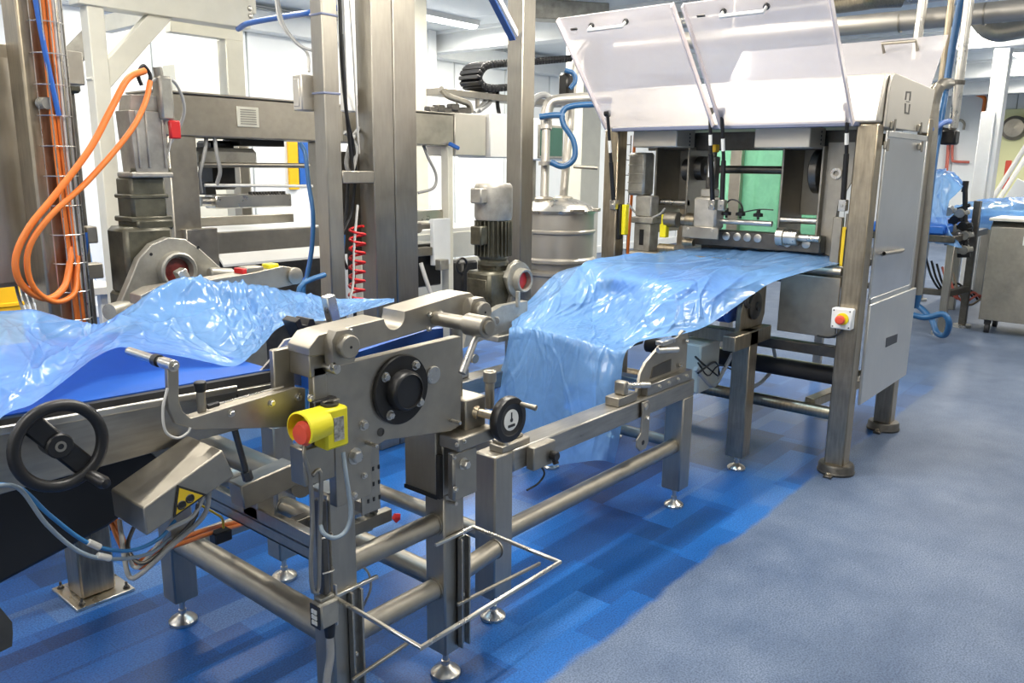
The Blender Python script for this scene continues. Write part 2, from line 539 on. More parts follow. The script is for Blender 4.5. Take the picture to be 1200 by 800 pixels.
# ------------------------------------------------------------------ the room
def floor_material():
    m, nt, b = new_mat('blue_resin_floor')
    L = nt.links.new
    geo = nd(nt, 'ShaderNodeNewGeometry')
    sep = nd(nt, 'ShaderNodeSeparateXYZ')
    L(geo.outputs['Position'], sep.inputs[0])
    pos = geo.outputs['Position']
    big = nd(nt, 'ShaderNodeTexNoise', Scale=0.9, Detail=4.0, Roughness=0.55)
    L(pos, big.inputs['Vector'])
    med = nd(nt, 'ShaderNodeTexNoise', Scale=4.0, Detail=6.0, Roughness=0.6)
    L(pos, med.inputs['Vector'])
    fine = nd(nt, 'ShaderNodeTexNoise', Scale=150.0, Detail=1.0)
    L(pos, fine.inputs['Vector'])
    # rectangular lighter and darker patches along the line
    mp = nd(nt, 'ShaderNodeMapping')
    mp.inputs['Scale'].default_value = (1.0, 1.0, 1)
    mp.inputs['Location'].default_value = (0.13, 0.07, 0)
    L(pos, mp.inputs[0])
    def bricks(w, h, off, freq):
        t = nd(nt, 'ShaderNodeTexBrick')
        t.offset, t.offset_frequency, t.squash, t.squash_frequency = off, freq, 0.7, 3
        t.inputs['Color1'].default_value = (0, 0, 0, 1)
        t.inputs['Color2'].default_value = (1, 1, 1, 1)
        t.inputs['Mortar Size'].default_value = 0.0
        t.inputs['Scale'].default_value = 1.0
        t.inputs['Brick Width'].default_value = w
        t.inputs['Row Height'].default_value = h
        L(mp.outputs[0], t.inputs['Vector'])
        return t.outputs['Color']
    bm1, bm2 = bricks(0.55, 0.16, 0.37, 2), bricks(0.83, 0.27, 0.61, 3)
    psum = nd(nt, 'ShaderNodeMix', data_type='RGBA')
    psum.inputs[0].default_value = 0.5
    L(bm1, psum.inputs[6])
    L(bm2, psum.inputs[7])
    psep = nd(nt, 'ShaderNodeSeparateColor')
    L(psum.outputs[2], psep.inputs[0])
    base = ramp(nt, med.outputs[0], [(0.3, (0.006, 0.06, 0.23)), (0.5, (0.007, 0.088, 0.33)), (0.72, (0.014, 0.12, 0.40))])
    patch = ramp(nt, psep.outputs[0], [(0.15, (0.004, 0.028, 0.10)), (0.35, (0.005, 0.050, 0.19)), (0.55, (0.007, 0.088, 0.32)), (0.7, (0.014, 0.13, 0.43)), (0.85, (0.08, 0.18, 0.40))])
    mx = nd(nt, 'ShaderNodeMix', data_type='RGBA')
    mx.inputs[0].default_value = 0.8
    L(base, mx.inputs[6])
    L(patch, mx.inputs[7])
    # worn grey-blue walkway on the near side of the line (y below 1.42 m)
    wk = ramp(nt, med.outputs[0], [(0.3, (0.085, 0.128, 0.22)), (0.5, (0.115, 0.162, 0.26)), (0.7, (0.145, 0.195, 0.295))])
    worn = ramp(nt, big.outputs[0], [(0.35, (0.62, 0.66, 0.70)), (0.6, (1.0, 0.98, 0.95))])
    wm = nd(nt, 'ShaderNodeMix', data_type='RGBA', blend_type='MULTIPLY')
    wm.inputs[0].default_value = 1.0
    L(wk, wm.inputs[6])
    L(worn, wm.inputs[7])
    wob = nd(nt, 'ShaderNodeMath', operation='MULTIPLY_ADD')
    wob.inputs[1].default_value = 0.10
    L(med.outputs[0], wob.inputs[0])
    L(sep.outputs['Y'], wob.inputs[2])
    mr = nd(nt, 'ShaderNodeMapRange')
    mr.inputs['From Min'].default_value = 1.455
    mr.inputs['From Max'].default_value = 1.485
    mr.inputs['To Min'].default_value = 1.0
    mr.inputs['To Max'].default_value = 0.0
    L(wob.outputs[0], mr.inputs[0])
    # beyond the far end of the cabinet the whole floor is the worn kind
    mrx = nd(nt, 'ShaderNodeMapRange')
    mrx.inputs['From Min'].default_value = 5.3
    mrx.inputs['From Max'].default_value = 7.5
    L(sep.outputs['X'], mrx.inputs[0])
    mxm = nd(nt, 'ShaderNodeMath', operation='MAXIMUM')
    L(mr.outputs[0], mxm.inputs[0])
    L(mrx.outputs[0], mxm.inputs[1])
    fin = nd(nt, 'ShaderNodeMix', data_type='RGBA')
    L(mxm.outputs[0], fin.inputs[0])
    L(mx.outputs[2], fin.inputs[6])
    L(wm.outputs[2], fin.inputs[7])
    spk = nd(nt, 'ShaderNodeMix', data_type='RGBA', blend_type='MULTIPLY')
    spk.inputs[0].default_value = 0.85
    L(fin.outputs[2], spk.inputs[6])
    L(ramp(nt, fine.outputs[0], [(0.36, (0.55, 0.60, 0.66)), (0.48, (0.95, 0.95, 0.95)), (0.64, (1.35, 1.3, 1.25))]), spk.inputs[7])
    L(spk.outputs[2], b.inputs['Base Color'])
    rg = nd(nt, 'ShaderNodeMapRange')
    rg.inputs['To Min'].default_value = 0.36
    rg.inputs['To Max'].default_value = 0.50
    L(mxm.outputs[0], rg.inputs[0])
    L(rg.outputs[0], b.inputs['Roughness'])
    b.inputs['Specular IOR Level'].default_value = 0.38
    bp = nd(nt, 'ShaderNodeBump', Strength=0.12, Distance=0.004)
    L(fine.outputs[0], bp.inputs['Height'])
    bp2 = nd(nt, 'ShaderNodeBump', Strength=0.10, Distance=0.02)
    L(med.outputs[0], bp2.inputs['Height'])
    L(bp.outputs[0], bp2.inputs['Normal'])
    L(bp2.outputs[0], b.inputs['Normal'])
    return m

M['floor'] = floor_material()
X0, X1, Y0, Y1, CH = -4.0, 22.0, -6.0, 9.0, 3.5
struct('floor', 'floor', box(X0, X1, Y0, Y1, -0.1, 0.0, 0))
cl = struct('ceiling', 'joint', box(X0, X1, Y0, Y1, CH + 0.03, CH + 0.15, 0))
n = 0
x = X0
while x < X1:
    mk('ceiling_panel', 'ceiling', box(x + 0.006, min(x + 1.2, X1) - 0.006, Y0, Y1, CH, CH + 0.03, 0.004), cl)
    x += 1.2
wb = struct('wall_back', 'joint', box(X0, X1, Y1 + 0.03, Y1 + 0.15, 0, CH, 0))
x = X0 + 0.25
while x < X1:
    mk('wall_panel', 'wall', box(x + 0.012, min(x + 1.18, X1) - 0.012, Y1, Y1 + 0.03, 0.12, CH - 0.02, 0.006), wb)
    x += 1.18
struct('baseboard_back', 'white_cool', box(X0, X1, Y1 - 0.03, Y1 + 0.02, 0, 0.14, 0.01))
wr = struct('wall_right', 'joint', box(X1 + 0.03, X1 + 0.15, Y0, Y1, 0, CH, 0))
y = Y0
while y < Y1:
    yel = 2.2 < y < 4.2
    mk('wall_panel', 'wall', box(X1, X1 + 0.03, y + 0.01, min(y + 1.2, Y1) - 0.01, 0.1, CH - 0.02, 0.006), wr)
    y += 1.2
struct('wall_left', 'wall', box(X0 - 0.1, X0, Y0, Y1, 0, CH, 0))
struct('wall_front', 'wall', box(X0, X1, Y0 - 0.1, Y0, 0, CH, 0))

# ceiling beams across the far part of the hall
for i, bx in enumerate((8.6, 12.4, 16.2, 19.6)):
    struct('trim_%d' % (i + 1), 'white_cool', [box(bx - 0.11, bx + 0.11, Y0, Y1, CH - 0.04, CH, 0.004), box(bx - 0.03, bx + 0.03, Y0, Y1, CH - 0.26, CH - 0.04, 0.002),
                                               box(bx - 0.11, bx + 0.11, Y0, Y1, CH - 0.29, CH - 0.26, 0.004)])
struct('trim_5', 'white_cool', [box(2.2, X1, 8.80, 9.0, 3.18, 3.42, 0.01)])

# fluorescent ceiling fittings; those labelled added are out of view, put in for light
def ceiling_light(x, y, label, power=1.0, z=3.44, L=1.25):
    t = thing('ceiling_light', label, 'ceiling light', (x, y, z), 'ceiling lights')
    mk('housing', 'white', prism([(y - 0.10, z + 0.06), (y + 0.10, z + 0.06), (y + 0.085, z), (y - 0.085, z)], 'x', x - L / 2, x + L / 2), t)
    mk('diffuser', 'lamp', prism([(y - 0.08, z), (y + 0.08, z), (y + 0.05, z - 0.035), (y - 0.05, z - 0.035)], 'x', x - L / 2 + 0.02, x + L / 2 - 0.02), t)
    ld = bpy.data.lights.new('tube_lamp', 'AREA')
    ld.shape = 'RECTANGLE'
    ld.size, ld.size_y = L, 0.16
    ld.energy = LAMP_W * power
    ld.color = LAMP_COL
    lo = bpy.data.objects.new('tube_lamp', ld)
    COL.objects.link(lo)
    lo.parent = t
    lo.location = (0, 0, -0.045)
for x, y, lab, pw in [
        (9.2, 7.1, 'long lit fluorescent tube on the ceiling above the cable chain', 1.3),
        (7.6, 7.65, 'lit ceiling tube glimpsed beside the blue diagonal brace', 1.3),
        (12.6, 2.55, 'lit tube light below the big steel pipe, above the white post', 1.3),
        (15.6, 2.55, 'lit tube light farther along past the white post', 1.3),
        (5.6, 5.4, 'ceiling tube overhead between the portal machines and the tank', 1.2),
        (3.0, 5.6, 'ceiling tube overhead above the long portal beam', 0.7),
        (1.0, 3.6, 'added ceiling tube out of view above the orange cable loops', 1.0),  # unseen fitting, added to light the near machines and floor
        (3.4, 2.4, 'ceiling tube overhead above the draped film', 1.5),
        (6.2, 3.2, 'ceiling tube overhead behind the cabinet hood', 1.2),
        (-0.8, 1.6, 'added ceiling tube out of view behind the photographer', 0.6),  # unseen, added to light the camera side
        (1.7, 1.2, 'added ceiling tube out of view above the yellow stop box', 0.8),
        (5.2, 0.2, 'added ceiling tube out of view above the walkway beside the cabinet', 0.7),  # added over the aisle, unseen, to brighten the cabinet's side panels
        (8.4, 0.6, 'added ceiling tube out of view above the walkway beyond the cabinet', 1.0),
        (11.0, -1.2, 'added ceiling tube out of view in the far aisle, before the control cabinet', 1.2),
        (14.5, -1.6, 'added ceiling tube out of view in the far aisle, past the control cabinet', 1.8),
        (18.5, 2.55, 'ceiling tube overhead at the far right wall', 2.2),
        (18.5, 6.4, 'ceiling tube overhead in the far back corner', 1.3),
        (13.2, 6.6, 'ceiling tube overhead near the back wall', 1.3),
        (-1.0, 7.0, 'ceiling tube overhead at the back wall, far left', 0.5),
        (-2.6, 4.2, 'added ceiling tube out of view at the far left, past the vessel', 0.8),  # unseen, added to brighten the left wall mirrored in the steel
        (-2.8, 0.2, 'added ceiling tube out of view at the left wall', 0.8),  # second added fitting for the left wall, also unseen
        (2.4, -2.2, 'added ceiling tube out of view in the empty front of the hall', 0.35),
        (7.0, -3.0, 'added ceiling tube out of view in the front aisle', 0.7),
        (1.6, 7.7, 'ceiling tube overhead behind the white hoist frame', 0.5),
        (4.6, 7.9, 'ceiling tube overhead at the back wall behind the wide column', 0.7)]:
    ceiling_light(x, y, lab, pw)

# ------------------------------------------------------------------ transfer head unit (nearest frame)
head = thing('transfer_station', 'bead-blasted steel machine head on four legs, with black round flange and yellow stop box', 'machine', (1.48, 2.17, 0))
for (lx, ly, lt) in ((1.255, 1.695, 0.80), (1.69, 1.70, 0.66), (1.275, 2.645, 0.80), (1.71, 2.645, 0.66)):
    lg = mk('leg', 'steel', box(lx - 0.045, lx + 0.045, ly - 0.045, ly + 0.045, 0.10, lt, 0.006), head)
    foot(lg, lx, ly, 0.10, 0.05)
# side grooves (cable channels) on the two near legs
for lx in (1.255, 1.69):
    mk('cable_channel', 'steel_x', [box(lx + 0.005, lx + 0.012, 1.628, 1.652, 0.12, 0.50, 0.001), box(lx + 0.038, lx + 0.045, 1.628, 1.652, 0.12, 0.50, 0.001), box(lx + 0.005, lx + 0.045, 1.646, 1.652, 0.12, 0.5, 0.001)], head)
    mk('bolt', 'steel_bright', [bolt((lx + 0.025, 1.646, 0.30), (0, -1, 0), 0.006, 0.006)], head)
# cross pipes
def pipe(p0, p1, r, parent, mat='steel_dull', collar=True, name='cross_pipe'):
    a, b = Vector(p0), Vector(p1)
    d = (b - a).normalized()
    g = [cyl(a, b, r, n=22)]
    if collar:
        g += [cyl(a, a + d * 0.006, r + 0.004, n=22), cyl(b - d * 0.006, b, r + 0.004, n=22)]
    return mk(name, mat, g, parent)
pipe((1.30, 1.70, 0.552), (1.645, 1.70, 0.552), 0.033, head)
pipe((1.30, 1.70, 0.328), (1.645, 1.70, 0.328), 0.033, head)
pipe((1.735, 1.71, 0.328), (1.98, 1.74, 0.328), 0.033, head)
pipe((1.28, 1.74, 0.33), (1.28, 2.60, 0.33), 0.045, head)
pipe((1.70, 1.745, 0.33), (1.70, 2.60, 0.33), 0.036, head)
pipe((1.32, 2.645, 0.50), (1.665, 2.645, 0.50), 0.036, head)
pipe((1.32, 2.645, 0.30), (1.665, 2.645, 0.30), 0.033, head)
pipe((1.375, 2.0, 0.682), (1.375, 2.6, 0.682), 0.042, head, 'steel_dull', False)
# upper rail from leg to leg, open channel
mk('channel_rail', 'steel', [box(1.225, 1.235, 1.74, 2.60, 0.565, 0.645, 0.002), box(1.225, 1.30, 1.74, 2.60, 0.60, 0.608, 0.002), box(1.225, 1.30, 1.74, 2.60, 0.565, 0.573, 0.002)], head)
mk('rail_block', 'steel_dull', [box(1.225, 1.285, 2.02, 2.10, 0.605, 0.70, 0.004), bar((1.165, 2.03, 0.705), (1.355, 2.03, 0.725), 0.07, 0.075, 0.004)], head)
mk('cross_channel', 'steel_dull', [box(1.43, 1.47, 1.76, 2.3, 0.66, 0.665, 0.001), box(1.43, 1.435, 1.76, 2.3, 0.63, 0.665, 0.001), box(1.465, 1.47, 1.76, 2.3, 0.63, 0.665, 0.001)], head)
mk('cross_channel', 'steel_dull', [box(1.49, 1.50, 1.80, 2.3, 0.60, 0.64, 0.001), box(1.38, 1.56, 1.80, 1.83, 0.56, 0.60, 0.002)], head)
mk('cross_channel', 'steel_dull', [box(1.36, 1.62, 2.02, 2.06, 0.50, 0.56, 0.002), box(1.40, 1.44, 1.85, 2.06, 0.48, 0.55, 0.002)], head)
mk('mesh_guard', 'steel_dark', [bar((0.98 + 0.012 * i, 2.3, 0.80), (0.98 + 0.012 * i, 2.3, 0.93), 0.003, 0.003, 0) for i in range(14)] + [bar((0.98, 2.3, 0.80 + 0.012 * i), (1.15, 2.3, 0.80 + 0.012 * i), 0.003, 0.003, 0) for i in range(12)], head)
mk('valve_knob', 'red', [lathe((1.767,2.02,0.434), (0, -1, 0), [(0.008, -0.012), (0.018, 0), (0.018, 0.008), (0.008, 0.012)], 5)], head)

# the near side plate with its big flange
mk('side_plate', 'steel_plate', prism([(1.195, 1.150), (1.683, 1.158), (1.683, 0.885), (1.640, 0.875), (1.386, 0.912), (1.335, 0.90), (1.335, 0.79), (1.325, 0.77), (1.215, 0.77), (1.215, 0.95), (1.195, 0.96)], 'y', 1.62, 1.65), head, bev=0.002)
mk('side_plate', 'steel_plate', prism([(1.195, 1.165), (1.683, 1.165), (1.683, 0.885), (1.386, 0.90), (1.375, 0.77), (1.215, 0.77)], 'y', 2.64, 2.67), head, bev=0.002)
fl = mk('flange', 'black_metal', [lathe((1.44, 1.62, 1.047), (0, -1, 0), [(0.098, 0), (0.098, 0.010), (0.095, 0.013), (0.058, 0.013)], 44)], head)
mk('bearing_cap', 'black', [lathe((1.44, 1.612, 1.047), (0, -1, 0), [(0.058, 0), (0.056, 0.026), (0.050, 0.034), (0.047, 0.036), (0.0465, 0.030), (0.0, 0.030)], 40, caps=False)], head, label='raised black round cap in the flange')
for a in (52, 142, 232, 322):
    mk('flange_bolt', 'steel_bright', bolt((1.44 + 0.078 * math.cos(math.radians(a)), 1.607, 1.047 + 0.078 * math.sin(math.radians(a))), (0, -1, 0), 0.0105, 0.010), fl)
mk('blanking_disc', 'steel_bright', lathe((1.567,1.62,1.063), (0, -1, 0), [(0.026, 0), (0.026, 0.005), (0.024, 0.007)], 28), head)
for px, r in (((1.279,1.62,0.896), 0.017), ((1.311,1.62,0.974), 0.011), ((1.308,1.62,0.833), 0.007), ((1.272,1.62,0.788), 0.007), ((1.196,1.6,1.227), 0.004), ((1.138,1.66,1.081), 0.008)):
    mk('bolt', 'steel_bright', bolt((px[0], px[1], px[2]), (0, -1, 0), r, r * 0.9), head)
for px in ((1.318,1.62,0.924), (1.635,1.62,0.911)):
    mk('stud', 'steel_bright', [cyl((px[0], px[1], px[2]), (px[0], px[1] - 0.045, px[2]), 0.0055, n=12, c=0.001)], head)
mk('port_ring', 'steel_dark', [lathe((1.369,1.62,0.94), (0, -1, 0), [(0.012, 0), (0.012, 0.002), (0.009, 0.002), (0.009, 0.0005)], 20)], head)
# perforated strip below the plate
ps = mk('slotted_strip', 'steel', box(1.325, 1.392, 1.655, 1.66, 0.70, 0.91, 0.001), head)
mk('slot', 'black', [box(1.345 + 0.02 * i, 1.351 + 0.02 * i, 1.6535, 1.655, 0.73 + 0.045 * j, 0.742 + 0.045 * j, 0) for i in range(3) for j in range(3)], ps)
mk('inner_belt', 'blue_belt', [prism([(1.22, 1.135), (1.64, 1.172), (1.70, 1.168), (1.70, 1.10), (1.22, 1.07)], 'y', 1.71, 1.84)], head)
# the top clamp bar, near side, with half-round notch
def top_bar(y0, y1, near):
    nx, nz, nr = 1.410, 1.262, 0.036
    arc = [(nx + nr * math.cos(math.radians(a)), nz + nr * math.sin(math.radians(a)) - 0.004) for a in range(180, 361, 15)]
    top_l = [(1.135, 1.195), (1.135, 1.215), (1.165, 1.243), (1.20, 1.247), (nx - nr, 1.256)]
    top_r = [(nx + nr, 1.266), (1.66, 1.288), (1.705, 1.288), (1.735, 1.262), (1.735, 1.232), (1.55, 1.205), (1.40, 1.195), (1.27, 1.185)]
    return mk('top_bar', 'steel_plate', prism(top_l + arc[1:-1] + top_r + [(1.27, 1.172), (1.20, 1.172), (1.20, 1.19)], 'y', y0, y1), head, bev=0.002)
tb = top_bar(1.60, 1.69, True)
mk('bar_stem', 'steel_plate', [box(1.145, 1.235, 1.615, 1.70, 1.135, 1.20, 0.003)], head)
mk('top_bar', 'steel_plate', prism([(1.21, 1.19), (1.212, 1.222), (1.255, 1.240), (1.62, 1.258), (1.76, 1.272), (1.825, 1.258), (1.835, 1.20), (1.60, 1.18), (1.30, 1.16)], 'y', 2.62, 2.70), head, bev=0.002)
for cx, cz in ((1.216, 1.212), (1.706, 1.235)):
    k = mk('clamp_knob', 'steel_dull', [prism([(cx - 0.036, cz - 0.045), (cx + 0.030, cz - 0.045), (cx + 0.036, cz - 0.02), (cx + 0.036, cz + 0.02), (cx + 0.020, cz + 0.040), (cx - 0.022, cz + 0.040), (cx - 0.036, cz + 0.02)], 'y', 1.568, 1.60),
                                        lathe((cx + 0.004, 1.568, cz), (0, -1, 0), [(0.030, 0), (0.030, 0.018), (0.027, 0.021), (0.006, 0.021)], 28)], head)
    mk('socket', 'black', lathe((cx + 0.004, 1.5465, cz), (0, -1, 0), [(0.004, 0), (0.004, 0.0006)], 6), k)
mk('clamp_knob', 'steel_dull', [lathe((1.805, 2.62, 1.232), (0, -1, 0), [(0.032, 0), (0.032, 0.012), (0.028, 0.015), (0.006, 0.015)], 28)], head)
for px in ((1.257,1.6,1.241), (1.267,1.6,1.207), (1.537,1.6,1.246), (1.533,1.6,1.206), (1.58,1.6,1.245)):
    mk('bolt', 'steel_bright', bolt(px, (0, -1, 0), 0.006, 0.008), head)
# guide roller left of the plate
mk('roller_stop', 'steel_bright', [lathe((1.195,1.61,1.156), (0, -1, 0), [(0.013, -0.01), (0.013, 0.035), (0.011, 0.038)], 20), bolt((1.181,1.57,1.167), (0, -1, 0), 0.008, 0.008)], head)
# clamp cylinder with handle
c0, c1 = Vector((1.560, 1.60, 1.232)), Vector((1.560, 1.395, 1.232))
ch = mk('clamp_spindle', 'steel_dull', [cyl(c0, c0 + (c1 - c0) * 0.60, 0.020, n=22, c=0.001), cyl(c0 + (c1 - c0) * 0.6, c0 + (c1 - c0) * 0.97, 0.030, n=26, c=0.003), cyl(c0 + (c1 - c0) * 0.95, c1, 0.019, n=20, c=0.001)], head)
mk('clamp_handle', 'steel_bright', [cyl((1.560, 1.44, 1.21), (1.490, 1.43, 1.115), 0.0095, 0.011, n=14, c=0.001)], ch)
# plates and blocks at the left end of the head
mk('end_plate', 'steel_plate', [box(1.155, 1.195, 1.615, 1.64, 0.98, 1.16, 0.003), box(1.165, 1.215, 1.59, 1.615, 1.0, 1.075, 0.003), box(1.10, 1.16, 1.70, 1.72, 1.04, 1.20, 0.003)], head)
mk('bolt', 'steel_bright', bolt((1.133,1.6,1.091), (0, -1, 0), 0.007, 0.007), head)
# right hand upright, guide block and screw shaft
mk('upright', 'steel_dull', [cyl((1.725, 1.68, 0.93), (1.725, 1.68, 1.17), 0.02, n=20), box(1.64, 1.735, 1.655, 1.80, 0.655, 0.90, 0.004)], head)
mk('guide_block', 'steel_plate', [box(1.70, 1.79, 1.615, 1.75, 0.852, 0.957, 0.004)], head)
mk('guide_foot', 'steel_plate', [box(1.628, 1.795, 1.575, 1.66, 0.822, 0.862, 0.004)], head)
for px in ((1.617,1.575,0.849), (1.65,1.575,0.851)):
    mk('bolt', 'steel_bright', bolt(px, (0, -1, 0), 0.005, 0.005), head)
cp = mk('clamp_plate', 'steel_plate', [box(1.632, 1.738, 1.60, 1.632, 0.655, 0.812, 0.008)], head)
mk('clamp_bolt', 'steel_bright', bolt((1.672,1.6,0.769), (0, -1, 0), 0.014, 0.02), cp)
mk('clamp_bolt', 'steel_bright', bolt((1.635,1.6,0.698), (0, -1, 0), 0.007, 0.008), cp)
mk('clamp_bolt', 'steel_bright', bolt((1.632,1.6,0.799), (0, -1, 0), 0.005, 0.005), cp)
mk('stud', 'steel_bright', [cyl((1.656,1.65,0.635), (1.652,1.61,0.642), 0.006, n=12)], head)
mk('inner_block', 'steel', [box(1.615, 1.655, 1.66, 1.80, 0.665, 0.90, 0.003)], head)
mk('gap_strip', 'black', [box(1.611, 1.616, 1.655, 1.80, 0.655, 0.668, 0), box(1.611, 1.625, 1.640, 1.656, 0.66, 0.80, 0)], head)
# position handwheel with white dial
dl = mk('screw_shaft', 'steel_warm', [cyl((1.745, 1.63, 0.912), (1.795, 1.56, 0.895), 0.014, n=18), cyl((1.745, 1.625, 0.912), (1.752, 1.612, 0.909), 0.021, n=18)], head)
hw = mk('counter_handwheel', 'black', [lathe((1.832, 1.575, 0.880), (0, -1, 0), [(0.03, -0.01), (0.070, 0.0), (0.074, 0.008), (0.074, 0.022), (0.070, 0.030), (0.052, 0.031), (0.048, 0.028)], 40)], head)
mk('dial_face', 'label_white', lathe((1.832, 1.5475, 0.880), (0, -1, 0), [(0.034, 0), (0.034, 0.0015)], 32), hw)
mk('dial_pointer', 'sign_black', [box(1.830, 1.834, 1.544, 1.546, 0.876, 0.905, 0), box(1.816, 1.848, 1.544, 1.546, 0.858, 0.866, 0), lathe((1.832, 1.546, 0.880), (0, -1, 0), [(0.006, 0), (0.006, 0.002)], 12)], hw)
mk('crank_grip', 'steel_dull', [cyl((1.875, 1.545, 0.923), (1.885, 1.49, 0.918), 0.007, 0.009, n=12, c=0.001)], hw)
mk('dial_post', 'steel_dull', [cyl((1.835, 1.64, 0.90), (1.835, 1.64, 1.0), 0.015, n=18), cyl((1.835, 1.64, 0.985), (1.835, 1.64, 1.02), 0.021, n=20, c=0.002), cyl((1.835, 1.64, 1.02), (1.835, 1.64, 1.022), 0.012, n=16)], head)

# yellow emergency stop with shroud
eb = mk('emergency_stop', 'yellow', [box(1.135, 1.205, 1.545, 1.60, 0.965, 1.068, 0.006)], head, label='yellow emergency stop box')
mk('back_box', 'black', [box(1.145, 1.215, 1.60, 1.625, 0.955, 1.078, 0.004)], eb)
mk('lower_box', 'steel_plate', [box(1.105, 1.20, 1.60, 1.66, 0.865, 0.965, 0.004)], eb)
mk('rating_label', 'label_grey', [box(1.158, 1.188, 1.5435, 1.545, 0.985, 1.045, 0)], eb)
A = Vector((1.135, 1.572, 1.032))
shr = lathe(A, (-1, -0.12, 0.0), [(0.040, -0.01), (0.042, 0.02), (0.044, 0.062), (0.040, 0.064), (0.036, 0.02), (0.0, 0.015)], 28, caps=False)
# cut away the lower part of the shroud, leaving the hood over the button
keep = [q for q in shr.f if sum(shr.v[i][2] for i in q) / len(q) > A.z - 0.028]
shr.f = keep
mk('shroud', 'yellow', shr, eb)
mk('stop_button', 'red_soft', lathe(A + Vector((-0.035, -0.004, -0.012)), (-1, -0.12, 0.0), [(0.010, -0.03), (0.012, 0), (0.029, 0.005), (0.031, 0.016), (0.024, 0.028), (0.0, 0.031)], 24), eb, label='red push button')
mk('cable_entry', 'gear_grey', lathe((1.172, 1.578, 1.068), (0, 0, 1), [(0.022, 0), (0.022, 0.006), (0.012, 0.006), (0.012, 0.002)], 20), eb)

# guard rod frame and lower hook rods
gp = [Vector(p) for p in ((1.36, 1.645, 0.505), (1.212, 1.645, 0.505), (1.208, 1.30, 0.502), (1.776, 1.305, 0.505), (1.765, 1.645, 0.515), (1.60, 1.645, 0.515))]
mk('guard_rod', 'steel_bright', [bar(a - (b - a).normalized() * 0.005, b + (b - a).normalized() * 0.005, 0.011, 0.011, 0.002) for a, b in zip(gp[:-1], gp[1:])], head)
mk('guard_rod', 'steel_dull', [bar((1.245, 1.62, 0.245), (1.46, 1.62, 0.262), 0.011, 0.011, 0.002)], head)
mk('guard_rod', 'steel_dull', [bar((1.675, 1.63, 0.285), (2.10, 1.63, 0.262), 0.011, 0.011, 0.002)], head)

# plug connector low on the near left leg
pc = mk('plug_connector', 'gear_light', [box(1.150, 1.212, 1.62, 1.665, 0.44, 0.515, 0.006), box(1.16, 1.205, 1.63, 1.66, 0.515, 0.525, 0.004)], head)
mk('connector_face', 'black', [box(1.146, 1.150, 1.622, 1.663, 0.444, 0.510, 0.001)], pc)
mk('terminal_block', 'label_white', [box(1.142, 1.146, 1.630 + 0.012 * i, 1.640 + 0.012 * i, 0.455 + 0.016 * j, 0.467 + 0.016 * j, 0.001) for i in range(2) for j in range(3)], pc)
mk('cable_gland', 'black', [cyl((1.19, 1.64, 0.44), (1.19, 1.64, 0.40), 0.017, 0.013, n=14)], pc)
mk('cable_clip_bar', 'steel_bright', [box(1.215, 1.221, 1.64, 1.652, 0.42, 0.54, 0.001)], pc)
# cylinder switch beside the leg (vertical black tube with clip wires)
mk('cable_duct', 'steel_dark', [box(1.17, 1.192, 1.63, 1.66, 0.53, 0.80, 0.004)], head)
for z in (0.60, 0.70):
    mk('clip', 'steel_bright', [tube([(1.165, 1.625, z), (1.195, 1.62, z), (1.21, 1.645, z - 0.005)], 0.0025, 6)], head)

# ------------------------------------------------------------------ infeed belt conveyor (left foreground)
conv = thing('belt_conveyor', 'sloping steel infeed conveyor with blue belt under crumpled film, black handwheel on its side', 'conveyor', (0.5, 2.2, 0.75))
mk('belt', 'blue_belt', [prism([(-0.3, 1.16), (1.18, 1.115), (1.20, 1.10), (1.18, 1.085), (-0.3, 1.12)], 'y', 1.835, 2.60)], conv)
mk('belt_edge', 'rubber', [prism([(-0.3, 1.157), (1.18, 1.112), (1.20, 1.10), (1.18, 1.085), (-0.3, 1.12)], 'y', 1.815, 1.835)], conv)
mk('side_plate', 'steel_x', prism([(-0.3, 1.145), (1.185, 1.085), (1.185, 0.988), (-0.3, 0.975)], 'y', 1.795, 1.812), conv, bev=0.002)
mk('side_bevel', 'steel_bright', [prism([(-0.3, 1.1585), (1.05, 1.105), (1.05, 1.087), (-0.3, 1.138)], 'y', 1.786, 1.796)], conv, bev=0.004)
mk('side_plate', 'steel_x', prism([(-0.3, 1.145), (1.185, 1.085), (1.185, 0.988), (-0.3, 0.975)], 'y', 2.61, 2.63), conv, bev=0.002)
mk('belt_bed', 'steel_dark', [prism([(-0.3, 1.115), (1.17, 1.08), (1.17, 1.02), (-0.3, 1.02)], 'y', 1.83, 2.60)], conv)
mk('drip_tray', 'trough', [prism([(-0.2, 0.98), (0.97, 0.98), (0.955, 0.90), (0.93, 0.865), (0.75, 0.79), (0.50, 0.735), (-0.2, 0.66)], 'y', 1.90, 2.5)], conv, bev=0.01)
mk('tray_flange', 'gear_light', [prism([(0.83, 0.99), (1.02, 0.99), (0.88, 0.93)], 'y', 1.86, 1.875)], conv)
mk('end_plate', 'steel_bright', [prism([(1.144,1.84,1.11)[::2], (1.184,1.84,1.142)[::2], (1.229,1.84,1.186)[::2], (1.296,1.84,1.19)[::2], (1.29,1.84,1.075)[::2], (1.191,1.84,1.075)[::2]], 'y', 1.838, 1.846)], conv)
mk('end_guard', 'steel', [prism([(1.18,1.76,1.19)[::2], (1.196,1.76,1.187)[::2], (1.198,1.76,1.173)[::2], (1.237,1.76,1.164)[::2], (1.232,1.76,1.072)[::2], (1.174,1.76,1.088)[::2]], 'y', 1.76, 1.77)], conv, bev=0.001)
# joint lines and mounting screws on the side plate
mk('cover_joint', 'steel_dark', [box(1.05, 1.053, 1.793, 1.796, 0.99, 1.08, 0)], conv)
